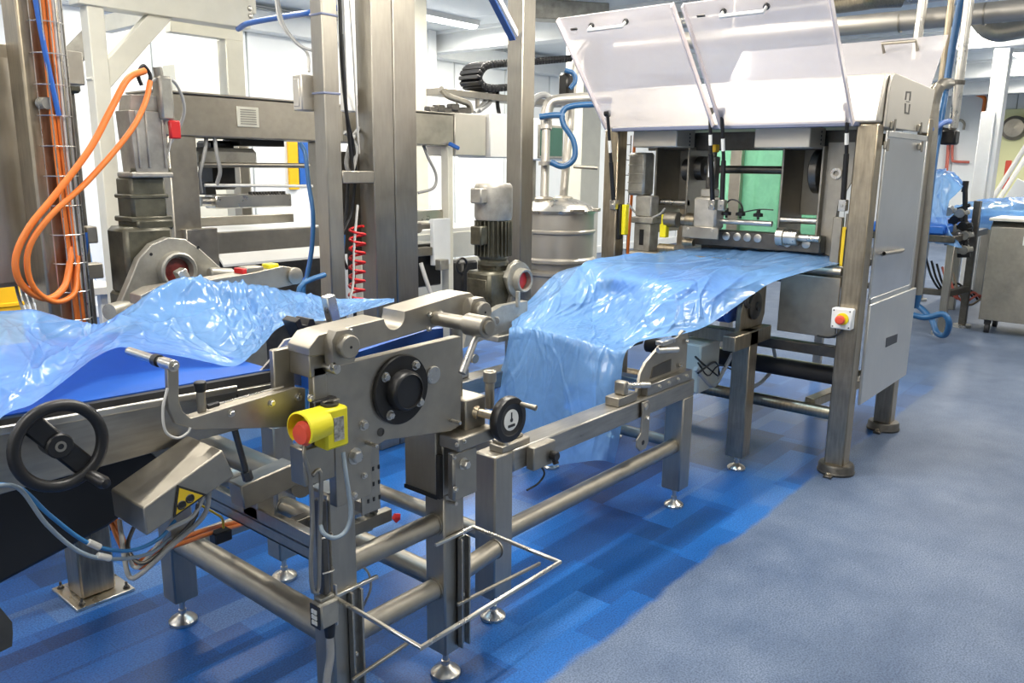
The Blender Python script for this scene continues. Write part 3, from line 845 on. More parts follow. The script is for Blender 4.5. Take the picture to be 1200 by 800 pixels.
# handwheel
wc = Vector((0.588, 1.68, 1.093))
whl = mk('handwheel', 'black', [torus(wc, (0, 1, 0), 0.083, 0.0125, 48, 12)], conv, sharp=60)
mk('spoke', 'black', [obox(wc + Vector((0, 0.012, 0)), Vector((0.62, 0, -0.78)), Vector((0, 1, 0)), Vector((0.78, 0, 0.62)), 0.08, 0.010, 0.022, 0.006), cyl(wc + Vector((0, 0.045, 0)), wc + Vector((0, -0.006, 0)), 0.026, n=24, c=0.003)], whl)
mk('hub_nut', 'steel_dull', [lathe(wc + Vector((0, -0.004, 0)), (0, -1, 0), [(0.011, 0), (0.011, 0.003), (0.006, 0.003), (0.006, 0.001)], 18)], whl)
mk('wheel_shaft', 'steel_dull', [cyl(wc + Vector((0, 0.03, 0)), wc + Vector((0, 0.14, 0)), 0.012, n=14)], whl)
kg = Vector((0.635, 1.672, 1.020))
mk('crank_grip', 'black', [lathe(kg, (0.12, -1, -0.1), [(0.010, 0), (0.012, 0.01), (0.014, 0.05), (0.010, 0.062), (0.0, 0.065)], 18)], whl)
# slanted motor cover with warning sign
mc = mk('motor_cover', 'steel_plate', prism([(0.715,1.62,0.935)[::2], (0.904,1.62,1.014)[::2], (0.93,1.62,0.943)[::2], (0.717,1.62,0.87)[::2]], 'y', 1.62, 1.775), conv, bev=0.004)
ts = [(0.792,1.618,0.964), (0.857,1.618,0.922), (0.777,1.618,0.892)]
def tri(pts, k, y0, y1):
    c = [sum(p[i] for p in pts) / 3 for i in range(3)]
    return prism([(c[0] + (p[0] - c[0]) * k, c[2] + (p[2] - c[2]) * k) for p in pts], 'y', y0, y1)
sg = mk('warning_sign', 'sign_black', [tri(ts, 1.0, 1.617, 1.619)], mc, label='yellow triangular roller hazard sign')
mk('sign_field', 'sign_yellow', [tri(ts, 0.80, 1.6160, 1.6172)], mc)
mk('sign_rollers', 'sign_black', [torus((0.797,1.616,0.916), (0, 1, 0), 0.0085, 0.0022, 20, 6), lathe((0.797,1.616,0.916), (0, -1, 0), [(0.0065, 0), (0.0065, 0.0006)], 16), torus((0.817,1.616,0.925), (0, 1, 0), 0.0085, 0.0022, 20, 6), lathe((0.817,1.616,0.925), (0, -1, 0), [(0.0065, 0), (0.0065, 0.0006)], 16)], mc)
# hooked arm with roller and spring rod
arm = [(0.812,1.66,1.222)[::2], (0.838,1.66,1.217)[::2], (0.832,1.66,1.137)[::2], (0.838,1.66,1.112)[::2], (0.856,1.66,1.092)[::2], (1.129,1.66,1.107)[::2], (1.162,1.66,1.098)[::2], (1.157,1.66,0.998)[::2], (0.932,1.66,1.047)[::2], (0.856,1.66,1.066)[::2], (0.82,1.66,1.088)[::2], (0.807,1.66,1.123)[::2]]
ar = mk('side_arm', 'steel_plate', prism(arm, 'y', 1.66, 1.675), conv, bev=0.002)
mk('arm_ledge', 'steel_plate', [bar((0.872,1.69,1.081), (1.15,1.69,1.095), 0.055, 0.006, 0.001)], ar)
rp = (0.822,1.655,1.22)
mk('guide_roller', 'steel_bright', [cyl((rp[0], 1.655, rp[2]), (rp[0], 1.86, rp[2] + 0.0), 0.010, n=16), cyl((rp[0], 1.65, rp[2]), (rp[0], 1.70, rp[2]), 0.013, n=18, c=0.001), bolt((rp[0], 1.65, rp[2]), (0, -1, 0), 0.007, 0.006)], ar)
mk('roller_collar', 'black', [cyl((rp[0], 1.715, rp[2]), (rp[0], 1.735, rp[2]), 0.014, n=18)], ar)
pp = (0.899,1.69,1.089)
mk('knob_post', 'steel_dull', [cyl(pp, (pp[0], pp[1], pp[2] + 0.055), 0.010, n=16)], ar)
mk('knob_cap', 'black', [cyl((pp[0], pp[1], pp[2] + 0.050), (pp[0], pp[1], pp[2] + 0.074), 0.0125, 0.014, n=18, c=0.002)], ar)
mk('spring_rod', 'steel_bright', [tube([(0.919,1.69,1.099), (1.017,1.69,1.103), (1.118,1.69,1.106)], 0.0028, 6)], ar)
mk('rod_end', 'black', [cyl((0.913,1.69,1.099), (0.941,1.69,1.101), 0.006, n=10)], ar)
for px in ((0.954,1.66,1.081), (1.062,1.66,1.082)):
    mk('bolt', 'steel_bright', bolt(px, (0, -1, 0), 0.007, 0.007), ar)
mk('support_rod', 'steel_dark', [cyl((1.07,1.85,0.97), (1.099,1.85,0.831), 0.0085, n=14), cyl((1.095,1.85,0.847), (1.101,1.85,0.821), 0.014, n=6)], conv)
mk('corner_bracket', 'steel_dark', [prism([(0.321,1.2,1.041)[::2], (0.333,1.2,1.013)[::2], (0.332,1.2,0.996)[::2], (0.329,1.2,0.977)[::2], (0.313,1.2,0.975)[::2], (0.24, 0.95), (0.24, 1.05)], 'y', 1.2, 1.32), bar((0.26, 1.26, 0.99), (0.26, 1.80, 1.0), 0.05, 0.05)], conv)
# cradle block lying on the belt end
mk('cradle_block', 'black_metal', [prism([(1.388,2.05,1.188)[::2], (1.407,2.05,1.199)[::2], (1.412,2.05,1.177)[::2], (1.43,2.05,1.172)[::2], (1.44,2.05,1.192)[::2], (1.456,2.05,1.189)[::2], (1.461,2.05,1.173)[::2], (1.561,2.05,1.159)[::2], (1.558,2.05,1.087)[::2], (1.423,2.05,1.109)[::2]], 'y', 2.02, 2.09)], conv, bev=0.002)
mk('peg', 'steel_bright', [bar((1.513,2.0,1.177), (1.495,2.0,1.259), 0.034, 0.034, 0.003)], conv)

# ------------------------------------------------------------------ intermediate stand under the draped film
st = thing('intermediate_stand', 'long low steel stand with box beams, in front of the draped film', 'machine stand', (2.7, 2.2, 0))
for (lx, ly) in ((2.05, 1.81), (3.41, 1.81), (2.05, 2.595), (3.42, 2.595)):
    lg = mk('leg', 'steel', box(lx - 0.05, lx + 0.05, ly - 0.05, ly + 0.05, 0.10, 0.575 if lx > 3 else 0.656, 0.006), st)
    foot(lg, lx, ly, 0.10, 0.048)
for ly in (1.81, 2.595):
    mk('beam', 'steel_x', box(2.10 if ly < 2 else 2.0, 3.46, ly - 0.05, ly + 0.05, 0.572, 0.656, 0.006), st)
pipe((2.09, 1.81, 0.326), (3.37, 1.81, 0.326), 0.036, st)
pipe((3.42, 1.86, 0.325), (3.42, 2.55, 0.325), 0.028, st)
pipe((2.05, 1.86, 0.325), (2.05, 2.55, 0.325), 0.030, st)
mks('cross_beam', 'steel', [box(2.15, 2.22, 1.86, 2.55, 0.585, 0.645, 0.004), box(3.3, 3.37, 1.86, 2.55, 0.585, 0.645, 0.004)], st)
# small fittings on the near beam
mk('clamp_base', 'steel_plate', [box(2.045, 2.20, 1.765, 1.83, 0.656, 0.682, 0.003), box(2.06, 2.185, 1.785, 1.83, 0.682, 0.695, 0.003)], st)
mk('post_stub', 'steel_dull', [cyl((2.10, 1.80, 0.69), (2.10, 1.80, 0.78), 0.019, n=18)], st)
mk('bolt', 'steel_bright', [bolt((2.075, 1.775, 0.682), (0, 0, 1), 0.008, 0.008)], st)
sw = mk('switch_block', 'steel_plate', [box(2.17, 2.30, 1.722, 1.76, 0.565, 0.655, 0.004)], st)
mk('switch_plug', 'black', [cyl((2.275, 1.722, 0.60), (2.275, 1.695, 0.60), 0.018, n=16, c=0.002), cyl((2.275, 1.715, 0.60), (2.275, 1.700, 0.57), 0.012, n=12)], sw)
mk('plug_cable', 'black', [tube([(2.23, 1.74, 0.57), (2.25, 1.735, 0.53), (2.22, 1.74, 0.50), (2.16, 1.745, 0.49)], 0.004, 6)], sw)
# side bracket plate with rail at the far end of the near beam
br = mk('side_bracket', 'steel_plate', [prism([(2.99, 0.656), (3.44, 0.656), (3.44, 0.885), (3.39, 0.90), (3.34, 0.875), (3.19, 0.862), (3.06, 0.80), (3.02, 0.76)], 'y', 1.80, 1.815)], st, bev=0.002)
mk('bracket_slot', 'steel_dark', [prism([(3.10, 0.72), (3.28, 0.72), (3.28, 0.78), (3.12, 0.77)], 'y', 1.795, 1.80)], br)
mk('bolted_rail', 'steel_x', [box(3.03, 3.44, 1.766, 1.80, 0.656, 0.706, 0.003)], st)
for i in range(4):
    mk('bolt', 'steel_bright', bolt((3.13 + 0.085 * i, 1.766, 0.683), (0, -1, 0), 0.008, 0.007), st)
for p in ((3.412,1.79,0.843), (3.259,1.79,0.827), (3.358,1.79,0.736)):
    mk('bolt', 'steel_bright', bolt(p, (0, -1, 0), 0.009, 0.008), br)
mk('stop_block', 'steel_plate', [box(2.80, 2.95, 1.77, 1.84, 0.656, 0.695, 0.003), box(2.85, 2.885, 1.775, 1.83, 0.695, 0.755, 0.006)], st)
mk('stop_pin', 'steel_bright', [cyl((2.86, 1.80, 0.735), (3.02, 1.755, 0.715), 0.014, n=18, c=0.002), cyl((2.875, 1.796, 0.733), (2.89, 1.79, 0.731), 0.021, n=18)], st)
mk('stop_pin', 'steel_bright', [cyl((3.14, 1.79, 0.845), (3.26, 1.755, 0.835), 0.015, n=16, c=0.002), box(3.15, 3.27, 1.77, 1.81, 0.865, 0.885, 0.003)], st)
lk = mk('hanging_link', 'steel_plate', [prism([(2.955, 0.648), (3.005, 0.648), (3.025, 0.628), (3.02, 0.45), (3.0, 0.425), (2.955, 0.425), (2.925, 0.45), (2.925, 0.485), (2.955, 0.51), (2.96, 0.60)], 'y', 1.745, 1.755)], st, bev=0.003)
mk('link_hole', 'black', [lathe((2.972, 1.744, 0.462), (0, -1, 0), [(0.011, 0), (0.011, 0.0008)], 16)], lk)
mks('link_bolt', 'steel_bright', [bolt((2.995, 1.745, 0.57), (0, -1, 0), 0.009, 0.012), bolt((2.985, 1.745, 0.625), (0, -1, 0), 0.012, 0.004)], lk)
# brackets at the far side, left of the film
mk('far_bracket', 'steel_dull', [box(2.62, 2.74, 2.58, 2.63, 0.656, 0.70, 0.004), box(2.66, 2.70, 2.58, 2.62, 0.70, 0.80, 0.003), cyl((2.68, 2.60, 0.80), (2.68, 2.60, 0.84), 0.012, n=12), cyl((2.72, 2.57, 0.76), (2.72, 2.52, 0.76), 0.022, n=16)], st)
mk('far_bracket', 'gear_light', [prism([(2.72, 0.80), (3.2, 0.86), (3.2, 0.97), (3.0, 0.97), (2.75, 0.90)], 'y', 2.60, 2.64), cyl((2.95, 2.60, 0.90), (3.02, 2.66, 0.92), 0.02, n=16), cyl((3.12, 2.60, 0.95), (3.12, 2.60, 1.03), 0.012, n=12)], st)
mk('under_film_table', 'steel_dark', [box(3.10, 3.40, 2.02, 2.45, 0.80, 0.83, 0.004), box(3.12, 3.18, 2.05, 2.42, 0.656, 0.80, 0.003)], st)

# ------------------------------------------------------------------ short belt stand in front of the cabinet
bs = thing('feed_stand', 'short steel stand with a blue belt roller, just outside the cabinet opening', 'machine stand', (4.1, 2.2, 0))
for (lx, ly) in ((4.10, 1.80), (4.10, 2.62)):
    lg = mk('leg', 'steel_warm', box(lx - 0.05, lx + 0.05, ly - 0.05, ly + 0.05, 0.08, 0.80, 0.005), bs)
    foot(lg, lx, ly, 0.08, 0.05)
mk('top_rail', 'steel_warm', [box(3.86, 4.32, 1.75, 1.82, 0.72, 0.80, 0.004)], bs)
mk('top_rail', 'steel_warm', [box(3.62, 4.32, 2.58, 2.65, 0.72, 0.80, 0.004)], bs)
mk('cross_rail', 'steel_warm', [box(4.06, 4.14, 1.85, 2.57, 0.72, 0.79, 0.004)], bs)
rl = mk('belt_roller', 'blue_belt', [cyl((4.02, 1.86, 0.945), (4.02, 2.56, 0.945), 0.105, n=30)], bs)
mk('belt_run', 'blue_belt', [box(4.02, 4.36, 1.86, 2.56, 1.04, 1.055, 0.003), box(4.02, 4.36, 1.86, 2.56, 0.84, 0.85, 0.003)], bs)
mk('bearing_plate', 'steel_warm', [prism([(4.02, 0.80), (4.30, 0.80), (4.33, 0.86), (4.33, 1.06), (4.15, 1.07), (4.06, 1.0), (4.02, 0.90)], 'y', 1.80, 1.83)], bs, bev=0.003)
mk('bearing', 'steel_dark', [lathe((4.18, 1.80, 0.92), (0, -1, 0), [(0.075, 0), (0.075, 0.012), (0.05, 0.022), (0.025, 0.022), (0.025, 0.03), (0.0, 0.03)], 28, caps=False)], bs)
mk('side_guide', 'steel_dark', [torus((4.10, 1.80, 0.985), (0, 1, 0), 0.055, 0.016, 24, 8)], bs)
mk('nose_plate', 'steel_warm', [prism([(3.75, 0.93), (4.08, 0.96), (4.08, 1.0), (3.75, 0.96)], 'y', 1.80, 1.83)], bs)
mk('switch_box', 'cream', [box(3.98, 4.22, 2.0, 2.16, 0.42, 0.70, 0.01)], bs)
mks('hose', 'light_cable', [tube([(3.929,2.0,0.577), (4.151,2.0,0.435), (4.302,2.0,0.518), (4.273,1.95,0.608)], 0.012, 8), tube([(4.719,1.9,0.62), (4.787,1.9,0.473), (4.635,1.9,0.393), (4.572,1.95,0.343)], 0.011, 8)], bs)
mk('wiring', 'black', [tube([(3.822,1.95,0.671), (4.039,2.0,0.576), (4.22,2.0,0.482), (4.164,2.0,0.573), (3.863,1.95,0.574)], 0.006, 6), tube([(3.955,2.0,0.606), (4.089,2.0,0.507), (4.244,2.0,0.539), (4.68,2.0,0.361)], 0.005, 6)], bs)

# ------------------------------------------------------------------ the cabinet machine
cb = thing('slicing_cabinet', 'tall open-fronted steel cabinet machine with two raised frosted doors on top', 'machine', (4.95, 2.13, 0))
def post(x, y, z1, parent, w=0.105):
    p = mk('post', 'steel_warm', box(x - w / 2, x + w / 2, y - w / 2, y + w / 2, 0.05, z1, 0.007), parent)
    mk('base_collar', 'steel_dark', [lathe((x, y, 0.0005), (0, 0, 1), [(0.098, 0), (0.100, 0.012), (0.095, 0.02), (0.095, 0.045), (0.088, 0.055), (0.06, 0.058)], 32), box(x - 0.14, x + 0.14, y - 0.022, y + 0.022, 0.0, 0.014, 0.003)], p)
    mk('collar_bolt', 'steel_warm', [bolt((x + s * 0.122, y, 0.014), (0, 0, 1), 0.012, 0.012) for s in (-1, 1)], p)
    return p
post(4.432, 1.362, 1.88, cb)
post(5.42, 1.395, 1.0, cb)
post(4.432, 2.90, 1.88, cb)
post(5.42, 2.90, 1.88, cb)
mk('rear_upright', 'steel_warm', [box(5.30, 5.40, 1.30, 1.36, 0.92, 1.95, 0.004)], cb)
# lower and upper side panels
lp = mk('lower_side_panel', 'steel_panel', [box(4.50, 5.40, 1.288, 1.304, 0.385, 0.945, 0.004)], cb)
mk('panel_slot', 'black', [prism([(4.861,1.286,0.709)[::2], (5.084,1.286,0.7)[::2], (5.087,1.286,0.648)[::2], (4.865,1.286,0.653)[::2]], 'y', 1.286, 1.288)], lp)
up = mk('side_door', 'glass', [box(4.515, 5.29, 1.300, 1.312, 0.965, 1.83, 0.003)], cb, label='polished reflecting side door')
mk('door_frame', 'steel_panel', [box(4.50, 5.30, 1.296, 1.304, 0.945, 0.975, 0.002), box(4.50, 5.30, 1.296, 1.304, 1.82, 1.85, 0.002), box(4.495, 4.52, 1.296, 1.304, 0.945, 1.85, 0.002), box(5.28, 5.305, 1.296, 1.304, 0.945, 1.85, 0.002)], cb)
mk('door_handle', 'steel_dull', [tube([(4.652,1.3,1.204), (4.538,1.26,1.22), (4.857,1.26,1.211), (5.044,1.3,1.2)], 0.011, 10, smooth=False)], up)
for p in ((4.54,1.295,1.877), (5.038,1.295,1.884), (4.46,1.295,1.776), (5.1,1.295,1.784)):
    mk('hinge', 'steel_plate', [box(p[0] - 0.012, p[0] + 0.012, 1.278, 1.297, p[2] - 0.02, p[2] + 0.02, 0.004), cyl((p[0], 1.275, p[2] - 0.03), (p[0], 1.275, p[2] + 0.03), 0.006, n=10)], cb)
# hood: rounded top carried across the whole width
hp = [(4.38, 1.885), (4.40, 1.95), (4.45, 2.10), (4.475, 2.128), (4.52, 2.135), (5.30, 2.115), (5.33, 2.10), (5.36, 1.885)]
mk('hood', 'cream_steel', [prism(hp, 'y', 1.315, 2.95)], cb, bev=0.012)
hs = mk('hood_side', 'cream_steel', [prism([(4.455, 1.865), (4.47, 2.06), (4.495, 2.12), (4.53, 2.135), (5.33, 2.112), (5.26, 1.865)], 'y', 1.296, 1.312)], cb, bev=0.004)
mk('hood_emblem', 'steel_dark', [prism([q[::2] for q in l], 'y', 1.2945, 1.296) for l in (
    [(4.746,1.295,2.061), (4.841,1.295,2.067), (4.845,1.295,2.019), (4.82,1.295,2.018), (4.82,1.295,2.057), (4.765,1.295,2.053), (4.763,1.295,2.018), (4.74,1.295,2.017)],
    [(4.747,1.295,2.0), (4.77,1.295,2.001), (4.78,1.295,1.958), (4.829,1.295,1.956), (4.828,1.295,2.0), (4.852,1.295,2.002), (4.849,1.295,1.948), (4.76,1.295,1.948)],
    [(4.766,1.295,2.012), (4.83,1.295,2.014), (4.832,1.295,2.01), (4.768,1.295,2.008)])], hs)
mk('header_strip', 'strip_blue', [box(4.345, 4.40, 1.40, 2.88, 1.868, 1.890, 0.003)], cb)
mks('header_beam', 'steel_dark', [box(4.74, 4.80, 1.415, 2.85, 1.76, 1.868, 0.004), box(5.28, 5.36, 1.415, 2.85, 1.80, 1.868, 0.004)], cb)
# raised front doors
def front_door(y0, y1, b, t, skew, label):
    n = (Vector((t[0], 0, t[1])) - Vector((b[0], 0, b[1])))
    L = n.length
    n.normalize()
    q = Vector((-n.z, 0, n.x))
    c = (Vector((b[0], (y0 + y1) / 2, b[1])) + Vector((t[0], (y0 + y1) / 2, t[1]))) / 2
    d = mk('front_door', 'acrylic', [obox(c, n, Vector((0, 1, 0)), q, L / 2, (y1 - y0) / 2, 0.004, 0.002)], cb, label=label)
    mks('edge_strip', 'acrylic_edge', [obox(c + Vector((0, s * (y1 - y0) / 2, 0)) + q * 0.012, n, Vector((0, 1, 0)), q, L / 2, 0.005, 0.018, 0.002) for s in (-1, 1)], d)
    base = Vector((t[0], y1 - 0.20, t[1])) - n * 0.065 + q * 0.004
    mk('door_handle', 'white', [tube([base, base + q * 0.045, base + q * 0.045 + Vector((0, -0.22, 0)), base + Vector((0, -0.22, 0))], 0.010, 10, smooth=False)], d)
    mk('handle_foot', 'black', [cyl(base + Vector((0, -k, 0)), base + Vector((0, -k, 0)) + q * 0.012, 0.016, n=14) for k in (0, 0.22)], d)
    lat = Vector((t[0], y1 - 0.075, t[1])) - n * 0.075 + q * 0.006
    mk('door_latch', 'steel_dark', [obox(lat, Vector((0, 1, 0)), n, q, 0.022, 0.006, 0.004, 0.002)], d)
    return d
front_door(2.185, 2.905, (4.335, 1.895), (3.81, 2.46), 0, 'left raised frosted door')
front_door(1.415, 2.135, (4.335, 1.885), (3.83, 2.455), 0, 'right raised frosted door')
n_ = Vector((0.30, 0, 0.36)).normalized()
rd = mk('rear_door', 'acrylic', [obox((5.62, 2.05, 2.27), n_, (0, 1, 0), Vector((-n_.z, 0, n_.x)), 0.27, 0.68, 0.004, 0.002)], cb)
rb = Vector((5.72, 1.72, 2.39))
mk('door_handle', 'steel_dull', [tube([rb, rb + Vector((-0.06, 0, 0.05)), rb + Vector((-0.06, -0.2, 0.05)), rb + Vector((0, -0.2, 0))], 0.011, 10, smooth=False)], rd)
# gas struts of the front doors
for (pt, pm, pb) in (((4.265,2.86,1.971), (4.322,2.86,1.682), (4.367,2.86,1.439)), ((4.307,2.2,1.966), (4.349,2.2,1.733), (4.408,2.2,1.462)), ((4.292,2.12,1.962), (4.353,2.12,1.695), (4.365,2.12,1.466)), ((4.32,1.45,1.962), (4.375,1.45,1.732), (4.393,1.45,1.489))):
    s = mk('gas_strut', 'black', [cyl(pt, pm, 0.010, n=12), cyl(pm, pb, 0.014, n=14), lathe(Vector(pt) + Vector((0, 0, 0)), (0, -1, 0), [(0.02, -0.015), (0.02, 0.015)], 12)], cb)
    mk('strut_bracket', 'steel_bright', [box(pb[0] - 0.015, pb[0] + 0.03, pb[1] - 0.02, pb[1] + 0.02, pb[2] - 0.05, pb[2] + 0.01, 0.003), bolt((pb[0] - 0.016, pb[1], pb[2] - 0.02), (-1, 0, 0), 0.008, 0.008)], s)
    a = Vector(pt) + (Vector(pm) - Vector(pt)) * 0.55
    b = Vector(pt) + (Vector(pm) - Vector(pt)) * 0.80
    mk('strut_label', 'label_white', [cyl(a, b, 0.0108, n=12)], s)

# emergency stop on the post
es = mk('stop_box', 'white_cool', [box(4.325, 4.378, 1.325, 1.432, 0.826, 0.936, 0.005)], cb, label='pale box with red stop button')
mk('yellow_collar', 'yellow', [lathe((4.325, 1.372, 0.882), (-1, 0, 0), [(0.032, 0), (0.032, 0.005)], 28)], es)
mk('stop_button', 'red_soft', [lathe((4.320, 1.378, 0.880), (-1, -0.1, 0), [(0.013, 0), (0.013, 0.012), (0.024, 0.016), (0.025, 0.028), (0.018, 0.036), (0, 0.038)], 24, caps=False)], es)
mk('box_screw', 'sign_black', [lathe((4.325, y, z), (-1, 0, 0), [(0.004, 0), (0.004, 0.001)], 8) for y in (1.337, 1.420) for z in (0.838, 0.924)], es)
mk('box_cable', 'steel_dark', [tube([(4.35, 1.37, 0.826), (4.355, 1.40, 0.79), (4.37, 1.45, 0.765), (4.40, 1.52, 0.76)], 0.006, 8)], es)
# lower front structure
mk('front_cross_pipe', 'steel_warm', [cyl((4.432, 1.41, 0.328), (4.432, 2.85, 0.328), 0.036, n=22)], cb)
mk('front_panel', 'steel_plate', [box(4.40, 4.415, 1.425, 1.752, 0.757, 1.085, 0.004)], cb)
mk('cross_bar', 'steel_dark', [box(4.44, 4.50, 1.42, 2.85, 0.64, 0.70, 0.004)], cb)
mk('drive_pipe', 'rubber', [cyl((4.60, 1.40, 0.50), (4.60, 2.7, 0.50), 0.05, n=20)], cb)
mk('diagonal_brace', 'steel_warm', [bar((4.46, 1.55, 0.36), (5.35, 1.46, 0.36), 0.06, 0.05)], cb)
mk('rear_cross_pipe', 'steel_warm', [cyl((5.42, 1.44, 0.33), (5.42, 2.85, 0.33), 0.034, n=18)], cb)
mk('bed', 'steel_dark', [box(4.45, 5.9, 1.50, 2.78, 1.08, 1.125, 0.004)], cb)
mk('bed_roller', 'steel_dull', [cyl((4.42, 1.43, 1.115), (4.42, 2.75, 1.115), 0.022, n=18), cyl((4.44, 1.43, 1.06), (4.44, 2.75, 1.06), 0.03, n=18)], cb)
# mechanism in the opening
ux = 4.66
for (y0, y1, ext, nm) in ((2.50, 2.745, 0.08, 'a'), (1.665, 1.905, 0.0, 'b')):
    hd = mk('head_plate', 'steel_plate', [box(ux, ux + 0.34, y1 - 0.014, y1, 1.235 if ext else 1.16, 1.78, 0.003)], cb)
    mk('head_plate', 'steel_plate', [box(ux, ux + 0.34, y0, y0 + 0.014, 1.12 if ext else 1.20, 1.78, 0.003)], cb)
    mk('head_back', 'steel_plate', [box(ux + 0.30, ux + 0.325, y0 + 0.014, y1 - 0.014, 1.38, 1.78, 0.002)], cb)
    mk('tie_bar', 'steel_bright', [cyl((ux + 0.02, y0, 1.435 if ext else 1.36), (ux + 0.02, y1, 1.435 if ext else 1.36), 0.018, n=16)], cb)
cvl = mk('drive_cover', 'cream_steel', [box(4.47, 4.70, 2.49, 2.80, 1.775, 1.885, 0.006)], cb)
cvr = mk('drive_cover', 'cream_steel', [box(4.47, 4.70, 1.68, 2.00, 1.765, 1.88, 0.006)], cb)
for cv, yy in ((cvl, 2.49), (cvr, 1.68)):
    mk('cover_screw', 'black', [lathe((4.63, yy, 1.79 + 0.022 * i), (0, -1, 0), [(0.006, 0), (0.006, 0.002)], 8) for i in range(4)], cv)
mk('eccentric_disc', 'steel_dark', [lathe((ux + 0.13, 1.70, 1.64), (0, 1, 0), [(0.02, -0.015), (0.115, 0), (0.125, 0.01), (0.125, 0.05), (0.11, 0.06), (0.03, 0.075)], 36)], cb)
mk('eccentric_disc', 'steel_dark', [lathe((ux + 0.13, 2.53, 1.64), (0, 1, 0), [(0.05, 0), (0.07, 0.01), (0.07, 0.06), (0.03, 0.08)], 28)], cb)
mk('eccentric_disc', 'steel_dark', [lathe((ux + 0.13, 2.50, 1.65), (0, -1, 0), [(0.075, 0), (0.075, 0.05), (0.045, 0.06), (0.045, 0.12)], 28)], cb)
mk('drive_shaft', 'steel_dark', [cyl((ux + 0.13, 1.9, 1.645), (ux + 0.13, 2.52, 1.645), 0.024, n=20)], cb)
mk('side_web', 'steel_plate', [prism([(1.42, 1.80), (1.66, 1.80), (1.66, 1.12), (1.60, 1.12), (1.58, 1.45), (1.50, 1.62), (1.46, 1.72)], 'x', 4.70, 4.715)], cb)
mk('web_collar', 'steel_bright', [ring((4.70, 1.60, 1.63), (4.685, 1.60, 1.63), 0.03, 0.016, 22)], cb)
# crown motor and screw jack left of centre
jk = mk('gear_housing', 'motor_grey', [box(4.50, 4.62, 2.22, 2.37, 1.29, 1.48, 0.012), box(4.52, 4.60, 2.25, 2.34, 1.48, 1.53, 0.008)], cb)
mk('actuator', 'steel_dark', [box(4.53, 4.59, 2.255, 2.315, 1.53, 1.72, 0.006), cyl((4.56, 2.285, 1.72), (4.56, 2.285, 1.79), 0.018, n=14)], jk)
mk('rating_label', 'label_white', [box(4.527, 4.53, 2.265, 2.30, 1.60, 1.69, 0)], jk)
mk('sensor', 'crate_yellow', [box(4.54, 4.585, 2.265, 2.31, 1.745, 1.79, 0.003)], jk)
mk('housing_flange', 'steel_plate', [box(4.485, 4.50, 2.19, 2.43, 1.235, 1.305, 0.004)], jk)
mk('flange_bolt', 'steel_bright', [bolt((4.485, y, 1.29), (-1, 0, 0), 0.007, 0.005) for y in (2.23, 2.39)], jk)
ml = mk('motor', 'gear_light', [box(4.55, 4.68, 2.755, 2.88, 1.475, 1.745, 0.014)], cb)
mk('motor_rib', 'motor_grey', [box(4.545, 4.55, 2.76, 2.875, 1.50 + 0.055 * i, 1.505 + 0.055 * i, 0.001) for i in range(5)], ml)
mk('gear_leg', 'motor_grey', [box(4.56, 4.66, 2.70, 2.82, 1.34, 1.475, 0.008), box(4.55, 4.68, 2.68, 2.84, 1.30, 1.34, 0.004), box(4.56, 4.67, 2.70, 2.82, 1.12, 1.30, 0.004)], cb)
mk('gear_window', 'black', [box(4.556, 4.56, 2.745, 2.775, 1.16, 1.26, 0)], cb)
mk('coupling', 'steel_dull', [cyl((4.62, 2.53, 1.33), (4.62, 2.62, 1.33), 0.05, n=22, c=0.004), cyl((4.62, 2.44, 1.33), (4.62, 2.50, 1.33), 0.035, n=18)], cb)
mk('coupling', 'steel_warm', [cyl((4.62, 2.40, 1.33), (4.62, 2.47, 1.33), 0.048, n=22, c=0.004)], cb)
mk('sensor', 'yellow', [box(4.585, 4.63, 2.60, 2.645, 1.215, 1.30, 0.003), box(4.59, 4.63, 2.605, 2.64, 1.30, 1.36, 0.003)], cb)
# knife beam with bright clamps
kb = mk('knife_beam', 'steel_dark', [box(4.60, 4.68, 1.62, 2.44, 1.185, 1.285, 0.006), box(4.585, 4.60, 1.64, 2.30, 1.10, 1.15, 0.002)], cb)
mk('clamp_rod', 'steel_bright', [cyl((4.575, 1.90, 1.34), (4.575, 2.26, 1.34), 0.016, n=16)], kb)
for y in (1.99, 2.055, 2.12, 2.19, 1.81, 1.70):
    mk('clamp_ring', 'steel_bright', [lathe((4.60, y, 1.25 if y > 1.9 else 1.235), (-1, 0, 0), [(0.024, 0), (0.024, 0.006), (0.018, 0.008)], 22)], kb)
for y in (2.19, 2.10, 1.99):
    mk('star_knob', 'black', [lathe((4.58, y, 1.36), (0, 0, 1), [(0.008, 0), (0.008, 0.015), (0.03, 0.018), (0.03, 0.035), (0.012, 0.04), (0.012, 0.06)], 8)], kb)
mk('blade_guard', 'steel_dark', [prism([(1.60, 1.10), (1.60, 1.17), (1.66, 1.20), (2.40, 1.20), (2.40, 1.10)], 'x', 4.69, 4.70)], kb)
mk('air_line', 'black', [tube([(4.58, 2.21, 1.43), (4.57, 2.16, 1.47), (4.57, 2.10, 1.45), (4.58, 2.08, 1.38)], 0.005, 6), tube([(4.58, 2.08, 1.40), (4.57, 1.98, 1.42), (4.58, 1.90, 1.42)], 0.004, 6)], kb)
mk('roller_end', 'steel_bright', [cyl((4.58, 1.82, 1.27), (4.58, 1.74, 1.27), 0.045, n=20, c=0.004), cyl((4.58, 1.74, 1.27), (4.58, 1.62, 1.27), 0.02, n=14), cyl((4.58, 1.86, 1.27), (4.58, 1.82, 1.27), 0.052, n=20)], cb)
mk('adjuster', 'steel_plate', [box(4.50, 4.54, 1.48, 1.53, 1.05, 1.40, 0.004), cyl((4.52, 1.45, 1.28), (4.52, 1.45, 1.42), 0.018, n=12), box(4.48, 4.56, 1.43, 1.50, 1.10, 1.14, 0.003)], cb)
